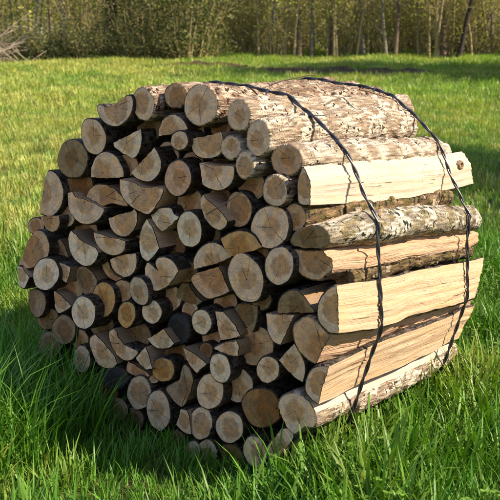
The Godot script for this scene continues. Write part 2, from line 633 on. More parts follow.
func woods() -> void:
	var olive := Color(0.52, 0.54, 0.09)
	var shaded_leaf := Color(0.13, 0.15, 0.045)  # dark leaf tint with the shade of the thicket put into the colour
	var protos := []
	for k in 6:
		protos.append(tree("tree", "", [10.0, 12.0, 9.0, 13.0, 11.0, 8.0][k], [0.035, 0.05, 0.028, 0.06, 0.04, 0.024][k], Vector3(rng.randf_range(-0.07, 0.07), 0, rng.randf_range(-0.05, 0.05)), 18, 420, 0.055, olive, ["tree_0", "green_0", "tree_0", "red_0", "tree_0", "tree_0"][k], 2.5))
	var where := []
	# the sunny edge to the right of the dark thicket, then rank upon rank behind it
	for i in 240:
		var depth := 22.8 + 26.0 * pow(rng.randf(), 1.9)
		var x := rng.randf_range(-0.40, 0.42) * depth
		if depth < 27.0 and x < -0.3: depth += 4.0
		where.append(Vector2(x, -depth))
	var used := {}
	for i in where.size():
		var k := i % 6
		var p: Vector2 = where[i]
		var label: String
		if p.x < -0.3:
			label = "slender tree with a sunlit trunk deep in the wood behind the dark thicket"
		elif p.y > -27.0:
			label = "slender spring tree with sparse olive leaves at the sunny wood edge"
		else:
			label = "slender tree further back in the sunny part of the wood"
		var grow := rng.randf_range(0.85, 1.2)
		var at := on_ground(p.x, p.y)
		if not used.has(k):
			used[k] = true
			var o: Node3D = protos[k]
			o.position = at
			o.rotation.y = rng.randf() * TAU
			tag(o, label, "tree", label.replace("slender tree", "slender trees").replace("slender spring tree", "slender spring trees"))
		else:
			copy(protos[k], at, rng.randf() * TAU, grow, label, label.replace("slender tree", "slender trees").replace("slender spring tree", "slender spring trees"))
	# single trees one can pick out
	var dark_one := tree("tree", "thick dark trunk rising from the brambles in the left half of the wood edge", 12.0, 0.20, Vector3(0.02, 0, 0), 14, 900, 0.07, shaded_leaf, "dark_0", 3.0)
	dark_one.position = on_ground(-4.15, -23.2)
	var lean_one := tree("tree", "dark trunk leaning right over the hedge bottom at the right of the wood edge", 8.0, 0.075, Vector3(0.27, 0, 0), 8, 300, 0.06, olive, "dark_1", 3.0)
	lean_one.position = on_ground(5.95, -22.6)
	var pale_one := tree("tree", "pale straight trunk catching the sun beside the leaning dark trunk", 10.0, 0.06, Vector3(-0.01, 0, 0), 6, 500, 0.07, olive, "tree_0", 3.0)
	pale_one.position = on_ground(5.45, -22.9)
	var pale_two := tree("tree", "pale slim trunk in the sun just right of the dark thicket", 10.0, 0.07, Vector3(0.03, 0, 0), 6, 500, 0.07, olive, "tree_0", 3.0)
	pale_two.position = on_ground(1.0, -23.4)
	# undergrowth
	var hazel := shrub("hazel_shrub", "", 3.0, 2.0, 28, 900, 0.055, Color(0.58, 0.60, 0.12))
	var hazel_two := shrub("hazel_shrub", "", 2.2, 2.4, 26, 700, 0.05, Color(0.58, 0.56, 0.14))
	var used_h := [false, false]
	for i in 58:
		var x := -1.0 + 11.5 * rng.randf()
		var z := -23.3 - 7.0 * pow(rng.randf(), 1.2)
		if i > 46:
			x = rng.randf_range(-9.5, -1.0)
			z = rng.randf_range(-31.0, -26.0)
		var label := "bare-twigged hazel shrub with thin olive leaves along the sunny wood edge" if i <= 46 else "sunlit hazel shrub in the wood behind the dark thicket"
		var g := "hazel shrubs along the sunny wood edge" if i <= 46 else "hazel shrubs behind the dark thicket"
		var k := i % 2
		var p: Node3D = [hazel, hazel_two][k]
		if not used_h[k]:
			used_h[k] = true
			p.position = on_ground(x, z)
			tag(p, label, "shrub", g)
		else:
			copy(p, on_ground(x, z), rng.randf() * TAU, rng.randf_range(0.6, 1.25), label, g)
	var thick := shrub("thicket_bush", "tall shade-tinted bush ending the thicket, beside the muddy track", 4.6, 3.6, 34, 7000, 0.085, shaded_leaf)
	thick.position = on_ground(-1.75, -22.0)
	var c := copy(thick, on_ground(-3.0, -22.6), 2.1, 0.95, "shade-tinted bush in the middle of the thicket, against the tallest bush", "")
	c.set_meta("category", "shrub")
	c.remove_meta("group")
	var bramble := shrub("bramble_bush", "", 1.1, 2.2, 26, 1500, 0.06, shaded_leaf)
	for i in 13:
		var x := -8.0 + i * 0.56
		var z := -21.9 - 0.7 * rng.randf()
		var label := "low shade-tinted bramble bush along the shaded foot of the left wood edge"
		if i == 0:
			bramble.position = on_ground(x, z)
			tag(bramble, label, "shrub", "brambles along the shaded wood edge")
		else:
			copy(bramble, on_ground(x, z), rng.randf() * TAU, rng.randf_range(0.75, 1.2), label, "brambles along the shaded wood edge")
	# heap of cut branches at the left
	var heap := thing("branch_heap", "heap of bare bleached cut branches before the wood at far left", "branches", on_ground(-6.75, -20.9))
	for i in 34:
		var an := rng.randf_range(-0.8, 0.6)
		var s := Shape.new()
		var p := limb_path(Vector3(rng.randf_range(-1.4, -0.3), rng.randf_range(0.0, 0.5), rng.randf_range(-0.4, 0.4)), Vector3(1, an, rng.randf_range(-0.5, 0.5)), rng.randf_range(0.9, 1.9), 6, 0.16, 0.0)
		s.tube(p, taper(7, rng.randf_range(0.014, 0.028), 0.006), 5)
		for q in 3:
			s.tube(limb_path(p[2 + q], Vector3(1, rng.randf_range(-0.9, 0.9), rng.randf_range(-0.6, 0.6)), 0.6, 3, 0.2, 0.0), taper(4, 0.014, 0.005), 4)
		obj("branch", s.done(), M.branch, heap)
	# trees that stand beyond the right edge of the view; their shade crosses the meadow
	var outs := [Vector3(10.0, -16.2, 1.0), Vector3(13.0, -15.6, 1.1), Vector3(16.5, -14.8, 1.15), Vector3(8.6, -16.4, 0.62)]
	for i in outs.size():
		var v: Vector3 = outs[i]
		var o := tree("shade_tree", ["leafy tree out on the meadow nearest the muddy track's end", "leafy tree out on the meadow, second along the track", "leafy tree out on the meadow, last along the track", "leafy tree out on the meadow nearest the sun side"][i], 9.0 * v.z, 0.2, Vector3.ZERO, 24, 9000, 0.26, Color(0.08, 0.12, 0.03), "tree_0", 1.0, 0.5)
		o.position = on_ground(v.x, v.y)
	var by_bundle := shrub("shade_bush", "leafy bush on the sun side of the meadow casting shade behind the bundle", 4.2, 2.4, 30, 9000, 0.13, Color(0.08, 0.12, 0.03))
	by_bundle.position = on_ground(4.75, -6.2)
	# the depth of the wood
	var s := Shape.new()
	for i in 90:
		leaf(s, Vector3(rng.randfn(0, 0.5), rng.randfn(0, 0.45), rng.randfn(0, 0.5)), rng.randf_range(0.12, 0.26), Color(1, 1, 1) * rng.randf_range(0.6, 1.4))
	var buf := PackedFloat32Array()
	for i in 3000:
		var z := rng.randf_range(-66.0, -40.0)
		var x := rng.randf_range(-0.45, 0.45) * -z
		var y := ground_y(x, z) + 11.5 * pow(rng.randf(), 1.1)
		var f := rng.randf_range(0.6, 1.3)
		add_copy(buf, Vector3(x, y, z), rng.randf() * TAU, rng.randf_range(0.8, 1.5), Color(0.64 * f, 0.61 * f, 0.14 * f))
	tag(many("distant_forest", s.done(), M.leaf, buf), "olive mass of leaves and twigs deep in the wood", "", "", "stuff")


func add_copy(buf: PackedFloat32Array, at: Vector3, turn: float, grow: float, c: Color, tip := 0.0, high := 1.0) -> void:
	var b := Basis(Vector3.UP, turn)
	if tip != 0.0:
		b = Basis(Vector3(cos(turn * 3.0), 0, sin(turn * 3.0)), tip) * b
	b = b.scaled_local(Vector3(grow, grow * high, grow))
	buf.append_array(PackedFloat32Array([b.x.x, b.y.x, b.z.x, at.x, b.x.y, b.y.y, b.z.y, at.y, b.x.z, b.y.z, b.z.z, at.z, c.r, c.g, c.b, 1.0]))


func many(called: String, mesh: Mesh, mat: Material, buf: PackedFloat32Array, parent: Node = null) -> MultiMeshInstance3D:
	var mm := MultiMesh.new()
	mm.transform_format = MultiMesh.TRANSFORM_3D
	mm.use_colors = true
	mm.mesh = mesh
	mm.instance_count = buf.size() / 16
	mm.buffer = buf
	var o := MultiMeshInstance3D.new()
	o.multimesh = mm
	o.material_override = mat
	o.name = numbered(called) if parent == null else called
	if parent == null: add_child(o, true)
	else: parent.add_child(o, true)
	return o


# ---------------------------------------------------------------- logs

func round_log(label: String, tone: String, bark: String, w: float, length: float, du: float, dv: float, hero: int, fat: float, slant: float, u: float, v: float, ra: float, rb: float, turn: float) -> void:
	var pts := PackedVector2Array()
	var n := 22
	var seed_ := rng.randf() * 500.0
	for i in n:
		var a := TAU * i / n
		var p := Vector2(ra * cos(a), rb * sin(a)) * (1.0 + 0.06 * wobble.get_noise_2d(cos(a) * 0.8 + seed_, sin(a) * 0.8))
		pts.append((p.rotated(deg_to_rad(turn)) + Vector2(u, v)) * 0.01)
	log_thing("round_log", label, tone, bark, w * 0.01, length * 0.01, Vector2(du, dv) * 0.01, hero == 1, fat, slant, pts, "0".repeat(n))


func split_log(label: String, tone: String, bark: String, w: float, length: float, du: float, dv: float, hero: int, fat: float, slant: float, flags: String, flat: Array) -> void:
	var pts := PackedVector2Array()
	for i in flat.size() / 2:
		pts.append(Vector2(flat[i * 2], flat[i * 2 + 1]) * 0.01)
	log_thing("split_log", label, tone, bark, w * 0.01, length * 0.01, Vector2(du, dv) * 0.01, hero == 1, fat, slant, pts, flags)


func log_thing(called: String, label: String, tone: String, bark: String, w: float, length: float, drift: Vector2, hero: bool, fat: float, slant: float, pts: PackedVector2Array, flags: String) -> void:
	var n := pts.size()
	var f := PackedByteArray()
	for i in n: f.append(1 if flags[i] == "1" else 0)
	if Geometry2D.is_polygon_clockwise(pts):        # make it run anticlockwise; edge k then joins the old points in reverse
		pts.reverse()
		f.reverse()
		var head := f[0]
		f.remove_at(0)
		f.append(head)
	# a finer outline: bark runs round, cleft edges run straight and a little ragged
	var step := 0.005 if hero else 0.009
	var q := PackedVector2Array()
	var qf := PackedByteArray()
	var sd := rng.randf() * 300.0
	for i in n:
		var a := pts[i]
		var b := pts[(i + 1) % n]
		var m := maxi(1, int(ceil(a.distance_to(b) / step)))
		var before := pts[(i - 1 + n) % n] if f[(i - 1 + n) % n] == 0 else a - (b - a) * 0.3
		var after := pts[(i + 2) % n] if f[(i + 1) % n] == 0 else b + (b - a) * 0.3
		var nrm := (b - a).orthogonal().normalized()
		for k in m:
			var x := float(k) / m
			if f[i] == 0:
				q.append(a.cubic_interpolate(b, before, after, x) + nrm * 0.0007 * wobble.get_noise_1d((i + x) * 2.3 + sd) * (0.0 if k == 0 else 1.0))
			else:
				q.append(a.lerp(b, x) - nrm * (0.0 if k == 0 else 0.0022 * wobble.get_noise_1d((i * m + k) * 0.7 + sd)))
			qf.append(f[i])
	n = q.size()
	var grown := PackedVector2Array()
	for i in n:
		var along := (q[(i + 1) % n] - q[(i - 1 + n) % n]).normalized()
		grown.append(q[i] + along.orthogonal() * (0.0050 if qf[i] == 0 and qf[(i - 1 + n) % n] == 0 else 0.0008))
	var wood := q          # the sawn wood inside the bark
	q = grown
	var c := Vector2.ZERO
	var low := 1e9
	for p in q:
		c += p / n
		low = minf(low, p.y)
	# pith: middle of a round log, edge or corner of a split one
	var pith := c + Vector2(rng.randf_range(-1, 1), rng.randf_range(-1, 1)) * 0.006
	var cleft_sum := Vector2.ZERO
	var cleft_n := 0
	for i in n:
		if qf[i] == 1:
			cleft_sum += (q[i] + q[(i + 1) % n]) * 0.5
			cleft_n += 1
	if cleft_n > 3:
		pith = c.lerp(cleft_sum / cleft_n, rng.randf_range(0.5, 0.95))
	var big := 0.0
	for p in q: big = maxf(big, p.distance_to(pith))

	var frame := Transform3D(Basis(Vector3.UP, FACE_TURN), FACE_AT)
	var o := thing(called, label, "log", frame * Vector3(c.x, low, -w), FACE_TURN, "logs tied in the firewood bundle")
	var base := Vector2(c.x, low)
	var rows := 46 if hero else 9
	var thin := rng.randf_range(-0.10, 0.06)
	if hero: thin = fat
	var bend := Vector2(rng.randf_range(-1, 1), rng.randf_range(-1, 1)) * (0.012 if hero else 0.006)
	var tilt := Vector2(rng.randf_range(-0.10, 0.10), rng.randf_range(-0.10, 0.10))
	if hero: tilt *= 0.4
	var knots := []
	if hero:
		for i in 5: knots.append([rng.randf(), rng.randf(), rng.randf_range(0.002, 0.007)])
	var place := func(i: int, s: float, amp: float) -> Vector3:
		var p := q[i % n]
		var r := p - c
		var wave := bend * sin(PI * s) + 0.008 * Vector2(wobble.get_noise_2d(s * 2.0, sd), wobble.get_noise_2d(s * 2.0, sd + 50.0)) * minf(1.0, s * 5.0)
		var lump := 1.0 + thin * (smoothstep(0.0, 0.28, s) if thin > 0.0 else s) + ((0.03 if hero else 0.05) * wobble.get_noise_3d(s * 3.0 + sd, r.x * 8.0, r.y * 8.0)) * minf(1.0, s * 6.0)
		var out := r.normalized()
		var fine := 0.0
		if qf[i % n] == 0 and qf[(i - 1 + n) % n] == 0:
			fine = amp * wobble.get_noise_3d(p.x * 28.0, p.y * 28.0 + sd, s * length * 14.0)
			for kn in knots:
				var gap := Vector2((s - kn[0]) * length, angle_difference(r.angle(), kn[1] * TAU) * r.length()).length()
				fine += kn[2] * exp(-gap * gap / 0.0009)
		else:
			fine = amp * 0.7 * wobble.get_noise_3d(p.x * 22.0, p.y * 22.0 + sd, s * length * 2.0) + amp * 0.8 * absf(wobble.get_noise_3d(p.x * 60.0, p.y * 60.0 + sd, s * length * 1.1)) + amp * 0.22 * wobble.get_noise_3d(p.x * 120.0, p.y * 120.0 + sd, s * length * 8.0)
		var xy := c + r * lump + out * fine * minf(1.0, s * 14.0) + drift * s + wave - base
		return Vector3(xy.x, xy.y, -s * (length + slant * r.y) + tilt.dot(r) * (1.0 - s) + (0.10 * tilt.dot(r) if s > 0.5 else 0.0))
	var bs := Shape.new()
	var cs := Shape.new()
	# runs of like edges
	var start := 0
	for i in n:
		if qf[i] != qf[(i - 1 + n) % n]:
			start = i
			break
	var i0 := start
	var left := n
	while left > 0:
		var m := 0
		while m < left and qf[(i0 + m) % n] == qf[i0 % n]: m += 1
		var cleft := qf[i0 % n] == 1
		var gr := []
		var gu := []
		for j in range(-1 if not cleft else 0, rows + 1):
			var s := maxf(0.0, float(j) / rows)
			var row := PackedVector3Array()
			var t := PackedVector2Array()
			var run := 0.0
			for k in m + 1:
				var i := (i0 + k) % n
				var p: Vector3 = place.call(i, s, 0.006 if hero else 0.004) if false else _at(place, i, s, 0.006 if hero else 0.004)
				if j == -1:
					p += Vector3(wood[i].x - q[i].x, wood[i].y - q[i].y, 0.0005)
				elif j == 0:
					p += Vector3((wood[i].x - q[i].x) * 0.15, (wood[i].y - q[i].y) * 0.15, -0.0015)
				row.append(p)
				if k > 0: run += q[i].distance_to(q[(i0 + k - 1) % n])
				t.append(Vector2((run + sd) / (0.25 if cleft else 0.30), (s * length + sd * 0.7) / (1.0 if cleft else 0.60)))
			gr.append(row)
			gu.append(t)
		(cs if cleft else bs).grid(gr, gu)
		i0 += m
		left -= m
	var kind_n := 2 if bark in ["dark", "pale"] else 1
	if bs.v.size() > 0:
		obj("bark", bs.done(), M["bark_%s_%d" % [bark, rng.randi() % kind_n]], o)
	if hero and bark in ["pale", "red", "green", "moss"]:
		var fs := Shape.new()
		for k in 22:
			var i := rng.randi() % n
			if qf[i] == 1 or qf[(i + 4) % n] == 1: continue
			var s0 := rng.randf_range(0.03, 0.95)
			var span := rng.randf_range(0.010, 0.035)
			var wide := rng.randi_range(2, 5)
			var lift := rng.randf_range(0.002, 0.009)
			var gr := []
			var gu := []
			for a in 4:
				var row := PackedVector3Array()
				var t := PackedVector2Array()
				for d in 4:
					var at := (i + int(d * wide / 3.0)) % n
					var p := _at(place, at, clampf(s0 + span * (a / 3.0 + 0.12 * sin(d * 2.1 + k)), 0.0, 1.0), 0.006)
					var out := Vector3(q[at].x - c.x, q[at].y - c.y, 0).normalized()
					row.append(p + out * (0.0009 + lift * pow(a / 3.0, 2.0) * (0.5 + 0.5 * sin(d * 1.3 + k))))
					t.append(Vector2(d * 0.03 + k * 0.37, a * 0.03 + k * 0.21))
				gr.append(row)
				gu.append(t)
			fs.grid(gr, gu)
		var fl := obj("bark_flakes", fs.done(), M["bark_red_0" if rng.randf() < 0.25 else "bark_pale_0"], o)
		fl.set_meta("kind", "stuff")
	if cs.v.size() > 0:
		var kind_of := "cleft_%d"
		if not hero: kind_of = "cleft_old_%d" if tone in ["dark", "black", "mossy", "ochredark"] or rng.randf() < 0.8 else "cleft_brown_%d"
		elif label.begins_with("lowest") or label.begins_with("thick"): kind_of = "cleft_gold_%d"
		elif tone == "brown": kind_of = "cleft_brown_%d"
		if hero:
			for k in 26:
				var i := rng.randi() % n
				if qf[i] == 0 or qf[(i + 2) % n] == 0 or qf[(i - 1 + n) % n] == 0: continue
				var s0 := rng.randf_range(0.0, 0.85)
				var span := rng.randf_range(0.04, 0.20)
				var lift := rng.randf_range(0.001, 0.006)
				var gr := []
				var gu := []
				for a in 7:
					var row := PackedVector3Array()
					var t := PackedVector2Array()
					var pa := _at(place, i, minf(1.0, s0 + span * a / 6.0), 0.006)
					var pb := _at(place, (i + 1) % n, minf(1.0, s0 + span * a / 6.0), 0.006)
					var out := (pb - pa).cross(Vector3(0, 0, 1)).normalized()
					var thin_end := 0.08 + 0.92 * sin(PI * (0.08 + 0.84 * a / 6.0))
					for d in 2:
						var x := 0.5 + (d - 0.5) * thin_end * 0.9
						row.append(pa.lerp(pb, x) + out * (0.0007 + lift * pow(a / 6.0, 3.0)))
						t.append(Vector2(k * 0.31 + d * 0.02, (s0 + span * a / 6.0) * length))
					gr.append(row)
					gu.append(t)
				cs.grid(gr, gu)
		obj("split_face", cs.done(), M[kind_of % (rng.randi() % 2)], o)
	# sawn ends
	var ends := rng.randi() % 5
	for e in 2:
		var s := Shape.new()
		var poly := PackedVector2Array()
		var zs := PackedFloat32Array()
		for i in n:
			var p := _at(place, i, float(e), 0.004)
			if e == 0:
				p += Vector3(wood[i].x - q[i].x, wood[i].y - q[i].y, 0.0008)
			poly.append(Vector2(p.x, p.y))
			zs.append(p.z)
		var nrm := Vector3(-tilt.x, -tilt.y, 1.0).normalized() if e == 0 else Vector3(0, 0, -1)
		var spin := sd
		for i in n:
			s.vert(Vector3(poly[i].x, poly[i].y, zs[i]), nrm, Vector2(0.5, 0.5) + ((poly[i] + base - pith - drift * e) / (2.3 * big)).rotated(spin))
		var tris := Geometry2D.triangulate_polygon(poly)
		if tris.size() == 0:
			for i in range(1, n - 1): tris.append_array(PackedInt32Array([0, i, i + 1]))
		for i in tris.size() / 3:
			var ta := tris[i * 3]
			var tb := tris[i * 3 + 1]
			var tc := tris[i * 3 + 2]
			var ccw := (poly[tb] - poly[ta]).cross(poly[tc] - poly[ta]) > 0.0
			if ccw == (e == 0): s.tri(ta, tc, tb)
			else: s.tri(ta, tb, tc)
		obj("cut_end", s.done(), M["end_%s_%d" % [tone, (ends + e) % 5]], o)
	if label.begins_with("broad cream split plank"):
		var ks := Shape.new()
		var far := _at(place, 0, 0.9, 0.0)
		var best := -9.0
		for i in n:
			if qf[i] == 1 and qf[(i - 1 + n) % n] == 1:
				var p := _at(place, i, 0.905, 0.006)
				if p.x + 0.25 * p.y > best:
					best = p.x + 0.25 * p.y
					far = p
		var krows := []
		var kuvs := []
		for j in 7:
			var row := PackedVector3Array()
			var t := PackedVector2Array()
			var rr: float = [1.0, 0.86, 0.66, 0.48, 0.33, 0.16, 0.01][j]
			var up: float = [-0.004, 0.004, 0.007, 0.0055, -0.001, -0.004, -0.006][j]
			for i in 25:
				var an := TAU * (i % 24) / 24
				var wob := 1.0 + 0.22 * wobble.get_noise_2d(cos(an) * 1.5, sin(an) * 1.5)
				row.append(far + Vector3(up, sin(an) * 0.017 * rr * wob, -cos(an) * 0.024 * rr * wob))
				t.append(Vector2(an, rr) * 0.1)
			krows.append(row)
			kuvs.append(t)
		ks.grid(krows, kuvs, true)
		obj("knot", ks.done(), M.cleft_old_0, o)
	sections.append([place, n, w, length, base])


func _at(f: Callable, i: int, s: float, amp: float) -> Vector3:
	return f.call(i, s, amp)


func logs() -> void:
	round_log("large tan round log end just above right of the mossy left-shoulder log", "tan", "dark", 0.7, 96, 0.0, 1.9, 0, -0.06, 0.0, -53.1, 93.0, 5.9, 5.3, -4)
	round_log("dark moss-stained round log standing out at the left shoulder of the bundle", "mossy", "dark", 0.9, 93, -0.2, 0.6, 0, -0.06, 0.0, -63.2, 85.9, 6.5, 5.8, 2)
	split_log("tan log end with a notched top edge and small knot hole, at upper bundle edge", "tan", "dark", -1.1, 98, 0.3, 2.4, 0, -0.06, 0.0, "00111000000000", [-49.1, 101.7, -47.4, 102.3, -44.9, 101.4, -42.4, 102.0, -40.2, 103.4, -37.7, 104.5, -34.9, 104.7, -34.2, 102.5, -35.1, 99.7, -37.6, 97.5, -40.5, 96.3, -43.9, 96.6, -46.4, 97.7, -48.4, 99.7])
	round_log("medium tan oval log end just right of the notched knot-holed log end", "tan", "red", -0.2, 102, 0.0, 6.2, 1, 0.00, 0.0, -31.0, 102.5, 4.4, 4.2, -73)
	round_log("medium brown round log end just left of the largest top-row log end", "brown", "red", 2.8, 99, 0.0, 3.9, 1, 0.00, 0.0, -21.5, 104.6, 4.0, 3.2, 0)
	round_log("largest round tan log end in the top row, above the upper black strap's start", "tan", "red", 0.4, 98, 0.0, 2.2, 1, -0.05, 0.0, -10.3, 102.0, 5.8, 5.1, 1)
	round_log("medium tan round log end just above left of the pale barked corner log", "tan", "pale", 0.5, 95, 0.0, 2.3, 1, 0.12, 0.0, 2.4, 99.4, 3.8, 3.6, 85)
	round_log("pale barked round log at the upper right corner of the cut face", "tan", "pale", 0.4, 85, 0.0, 1.9, 1, 0.08, 0.0, 8.7, 93.7, 4.4, 3.5, 88)
	round_log("brown round log directly above the broad pale split plank, bark flaking white", "brown", "pale", 1.9, 92, 0.0, -1.7, 1, 0.16, 0.0, 16.4, 88.3, 4.5, 3.7, 5)
	split_log("broad cream split plank lying uppermost on the sunlit side between two barked logs", "tan", "dark", 0.5, 105, 0.0, -2.0, 1, 0.22, -0.6, "110000", [22.2, 87.0, 24.2, 83.7, 24.3, 77.8, 21.4, 78.1, 20.8, 81.3, 21.0, 84.2])
	split_log("small tan split log end just below left of the largest top-row log end", "tan", "dark", -0.2, 92, -0.4, 3.4, 0, -0.06, 0.0, "1100000111", [-25.5, 93.7, -25.2, 95.6, -24.0, 97.8, -22.1, 98.9, -19.9, 99.5, -17.3, 98.9, -15.2, 97.3, -14.3, 95.7, -18.9, 94.9, -20.4, 94.3])
	round_log("small tan round log end just left of the smile-cracked half log end", "tan", "dark", -1.4, 91, 0.4, 2.2, 0, -0.06, 0.0, -16.5, 92.6, 3.1, 2.5, 5)
	split_log("medium cream wedge log end just below right of the notched knot-holed log end", "pale", "dark", 0.7, 92, -0.4, 2.9, 0, -0.06, 0.0, "10000110", [-44.3, 91.3, -32.9, 95.5, -32.8, 93.0, -33.7, 90.1, -35.4, 87.8, -37.0, 87.1, -40.3, 88.2, -44.0, 90.1])
	split_log("medium tan split log end just above the heart-shaped log end", "tan", "dark", 0.0, 94, -0.5, 0.4, 0, -0.06, 0.0, "100000000", [-36.5, 83.0, -27.1, 90.4, -26.0, 88.9, -24.9, 86.5, -25.3, 84.2, -26.9, 82.2, -29.3, 80.9, -31.7, 80.8, -34.5, 81.5])
	split_log("medium tan split log end just right of the mossy left-shoulder log", "tan", "dark", 1.0, 91, 0.7, 1.3, 0, -0.06, 0.0, "11000000111", [-54.6, 80.7, -54.2, 83.5, -52.3, 86.6, -49.6, 88.2, -46.9, 88.4, -44.4, 87.4, -42.8, 85.4, -41.8, 83.4, -41.7, 81.4, -46.0, 80.9, -49.0, 80.7])
	split_log("tall greyish half-round log end at the left rim of the bundle, above grass", "tan", "dark", 1.1, 93, 0.9, 0.8, 0, -0.06, 0.0, "0000000011110", [-73.7, 81.7, -71.3, 80.9, -69.5, 78.7, -68.7, 75.9, -69.4, 72.7, -71.5, 69.6, -74.7, 67.4, -77.7, 67.0, -81.2, 67.6, -79.9, 71.3, -78.1, 75.3, -76.8, 79.0, -75.2, 81.3])
	split_log("small brown wedge log end just below the tall half-round left-rim log", "brown", "dark", 0.4, 96, 0.3, 0.3, 0, -0.06, 0.0, "1000011", [-79.9, 66.6, -69.8, 67.6, -69.5, 65.7, -71.1, 63.2, -74.2, 62.1, -77.1, 62.7, -79.5, 64.8])
	split_log("medium tan split log end just below right of the tall half-round left-rim log", "tan", "dark", -0.1, 92, 0.3, -0.5, 0, -0.06, 0.0, "111110000000", [-64.9, 75.3, -63.0, 75.7, -61.7, 74.2, -56.6, 73.6, -53.1, 72.6, -49.1, 71.5, -49.2, 70.5, -51.1, 68.2, -54.8, 66.5, -58.4, 66.3, -62.1, 67.9, -64.3, 70.6])
	split_log("medium brown split log end just left of the heart-shaped log end", "brown", "dark", 1.5, 95, -0.2, 1.5, 0, -0.06, 0.0, "000011100001", [-57.7, 74.4, -56.9, 76.0, -55.0, 77.6, -52.3, 78.5, -48.3, 78.4, -45.3, 77.3, -42.8, 75.6, -40.8, 74.0, -40.4, 72.8, -43.4, 72.9, -46.8, 73.2, -50.4, 72.1])
	split_log("heart-shaped split log end in the upper left of the cut face", "tan", "dark", -0.7, 93, 0.6, 0.6, 0, -0.06, 0.0, "11111111000000", [-40.9, 80.8, -37.8, 80.5, -35.0, 80.1, -32.2, 79.1, -29.4, 78.9, -26.7, 79.4, -23.6, 79.0, -24.8, 76.1, -26.9, 73.4, -29.3, 71.5, -32.5, 72.1, -36.1, 73.3, -38.9, 75.2, -40.5, 77.4])
	round_log("large pinkish round log end just above right of the heart-shaped log end", "pinkish", "dark", 0.5, 95, 0.9, 2.6, 0, -0.06, 0.0, -19.0, 82.2, 5.0, 4.6, 51)
	split_log("medium tan split log end just above left of the spearhead-shaped log end", "tan", "dark", 0.5, 96, -0.7, 0.6, 0, -0.06, 0.0, "11101100000", [-48.0, 68.4, -43.4, 70.0, -37.8, 71.3, -36.2, 72.3, -35.0, 71.2, -35.1, 68.5, -36.4, 66.1, -39.0, 64.3, -41.9, 63.7, -44.9, 64.4, -47.0, 66.0])
	split_log("small cream split log end just above left of the pale central oval log end", "pale", "dark", 0.8, 93, 0.1, 0.3, 0, -0.06, 0.0, "00000111011", [-29.8, 71.6, -27.2, 72.9, -24.1, 73.4, -22.2, 73.3, -21.4, 71.9, -19.5, 71.2, -21.5, 69.4, -23.4, 67.8, -25.4, 66.7, -27.3, 68.0, -28.9, 69.6])
	round_log("pale upright oval log end at the middle of the cut face", "pale", "dark", 1.1, 93, -0.2, -1.1, 0, -0.06, 0.0, -15.6, 68.0, 5.2, 4.6, 62)
	split_log("spearhead-shaped pale split log end, point upward, brown split side visible", "pale", "dark", -0.2, 95, 0.9, 0.7, 0, -0.06, 0.0, "1110001100", [-30.3, 69.9, -28.7, 68.0, -27.2, 64.9, -26.1, 61.8, -28.2, 59.6, -30.9, 57.5, -33.1, 58.4, -33.8, 60.7, -33.7, 64.3, -32.3, 67.4])
	split_log("medium tan split log end just right of the bright half-round log end", "tan", "dark", -0.4, 98, -0.6, 0.3, 0, -0.06, 0.0, "11110000000", [-53.2, 64.0, -50.5, 63.7, -46.1, 63.1, -41.8, 63.0, -39.1, 62.6, -39.8, 60.1, -42.5, 58.3, -45.9, 57.6, -49.4, 58.2, -52.0, 59.8, -53.1, 61.9])
	split_log("bright cream half-round log end sagging at the left of the face", "pale", "dark", -0.8, 93, -0.9, 0.1, 0, -0.06, 0.0, "011111000000", [-65.2, 61.0, -63.8, 63.4, -61.1, 62.4, -59.3, 61.0, -55.6, 60.1, -51.6, 59.3, -50.3, 58.1, -51.8, 55.5, -54.6, 53.6, -58.3, 53.1, -62.5, 54.6, -64.7, 57.2])
	split_log("brown quarter log end at the left rim above the small white wedge", "brown", "dark", 0.8, 91, 0.1, -1.6, 0, -0.06, 0.0, "000011001111", [-83.4, 61.4, -80.3, 61.4, -77.9, 59.6, -76.6, 56.7, -77.3, 53.6, -80.5, 51.3, -84.9, 49.0, -88.7, 48.2, -92.4, 49.0, -90.0, 52.6, -88.6, 56.2, -86.2, 59.5])
	split_log("small dark dull wedge log end just left of the bright half-round log end", "dark", "dark", 5.0, 94, -0.8, -0.2, 0, -0.06, 0.0, "11011000", [-81.7, 50.5, -80.4, 54.7, -78.1, 57.7, -75.0, 59.0, -73.1, 56.8, -71.8, 53.6, -72.9, 51.5, -76.6, 50.4])
	round_log("pale round log end low at the left rim beside a cream wedge", "pale", "dark", -1.5, 94, -0.9, -2.9, 0, -0.06, 0.0, -75.8, 48.2, 6.3, 4.9, 28)
	split_log("small cream wedge log end just left of the pale round left-rim log", "pale", "dark", -0.7, 93, 0.9, -1.0, 0, -0.06, 0.0, "0110001", [-92.1, 48.8, -89.3, 48.7, -87.3, 47.3, -85.0, 45.8, -87.1, 43.2, -88.9, 41.5, -92.1, 42.1])
	split_log("small tan wedge log end just right of the pale round left-rim log", "tan", "dark", -0.0, 94, 0.3, -0.7, 0, -0.06, 0.0, "0011011", [-71.8, 52.4, -68.4, 52.1, -64.8, 51.6, -65.7, 48.9, -67.8, 46.0, -69.7, 46.7, -71.0, 49.5])
	split_log("medium dark dull split log end just above left of the large ochre-brown log end", "dark", "dark", 2.6, 96, -0.2, -1.5, 0, -0.06, 0.0, "0011000011", [-66.4, 48.7, -63.8, 51.3, -60.0, 51.7, -57.3, 50.5, -55.1, 48.2, -56.6, 45.4, -58.6, 42.8, -61.5, 42.1, -64.3, 43.3, -65.6, 45.8])
	round_log("large ochre-brown round log end left of the bright ochre one, lower left", "ochre", "dark", 1.6, 94, 0.4, -1.7, 0, -0.06, 0.0, -52.0, 42.5, 6.3, 5.1, 37)
	round_log("medium cream round log end just below left of the large ochre-brown log end", "pale", "dark", -2.2, 90, -0.7, -3.2, 0, -0.06, 0.0, -57.4, 38.2, 6.0, 4.8, 38)
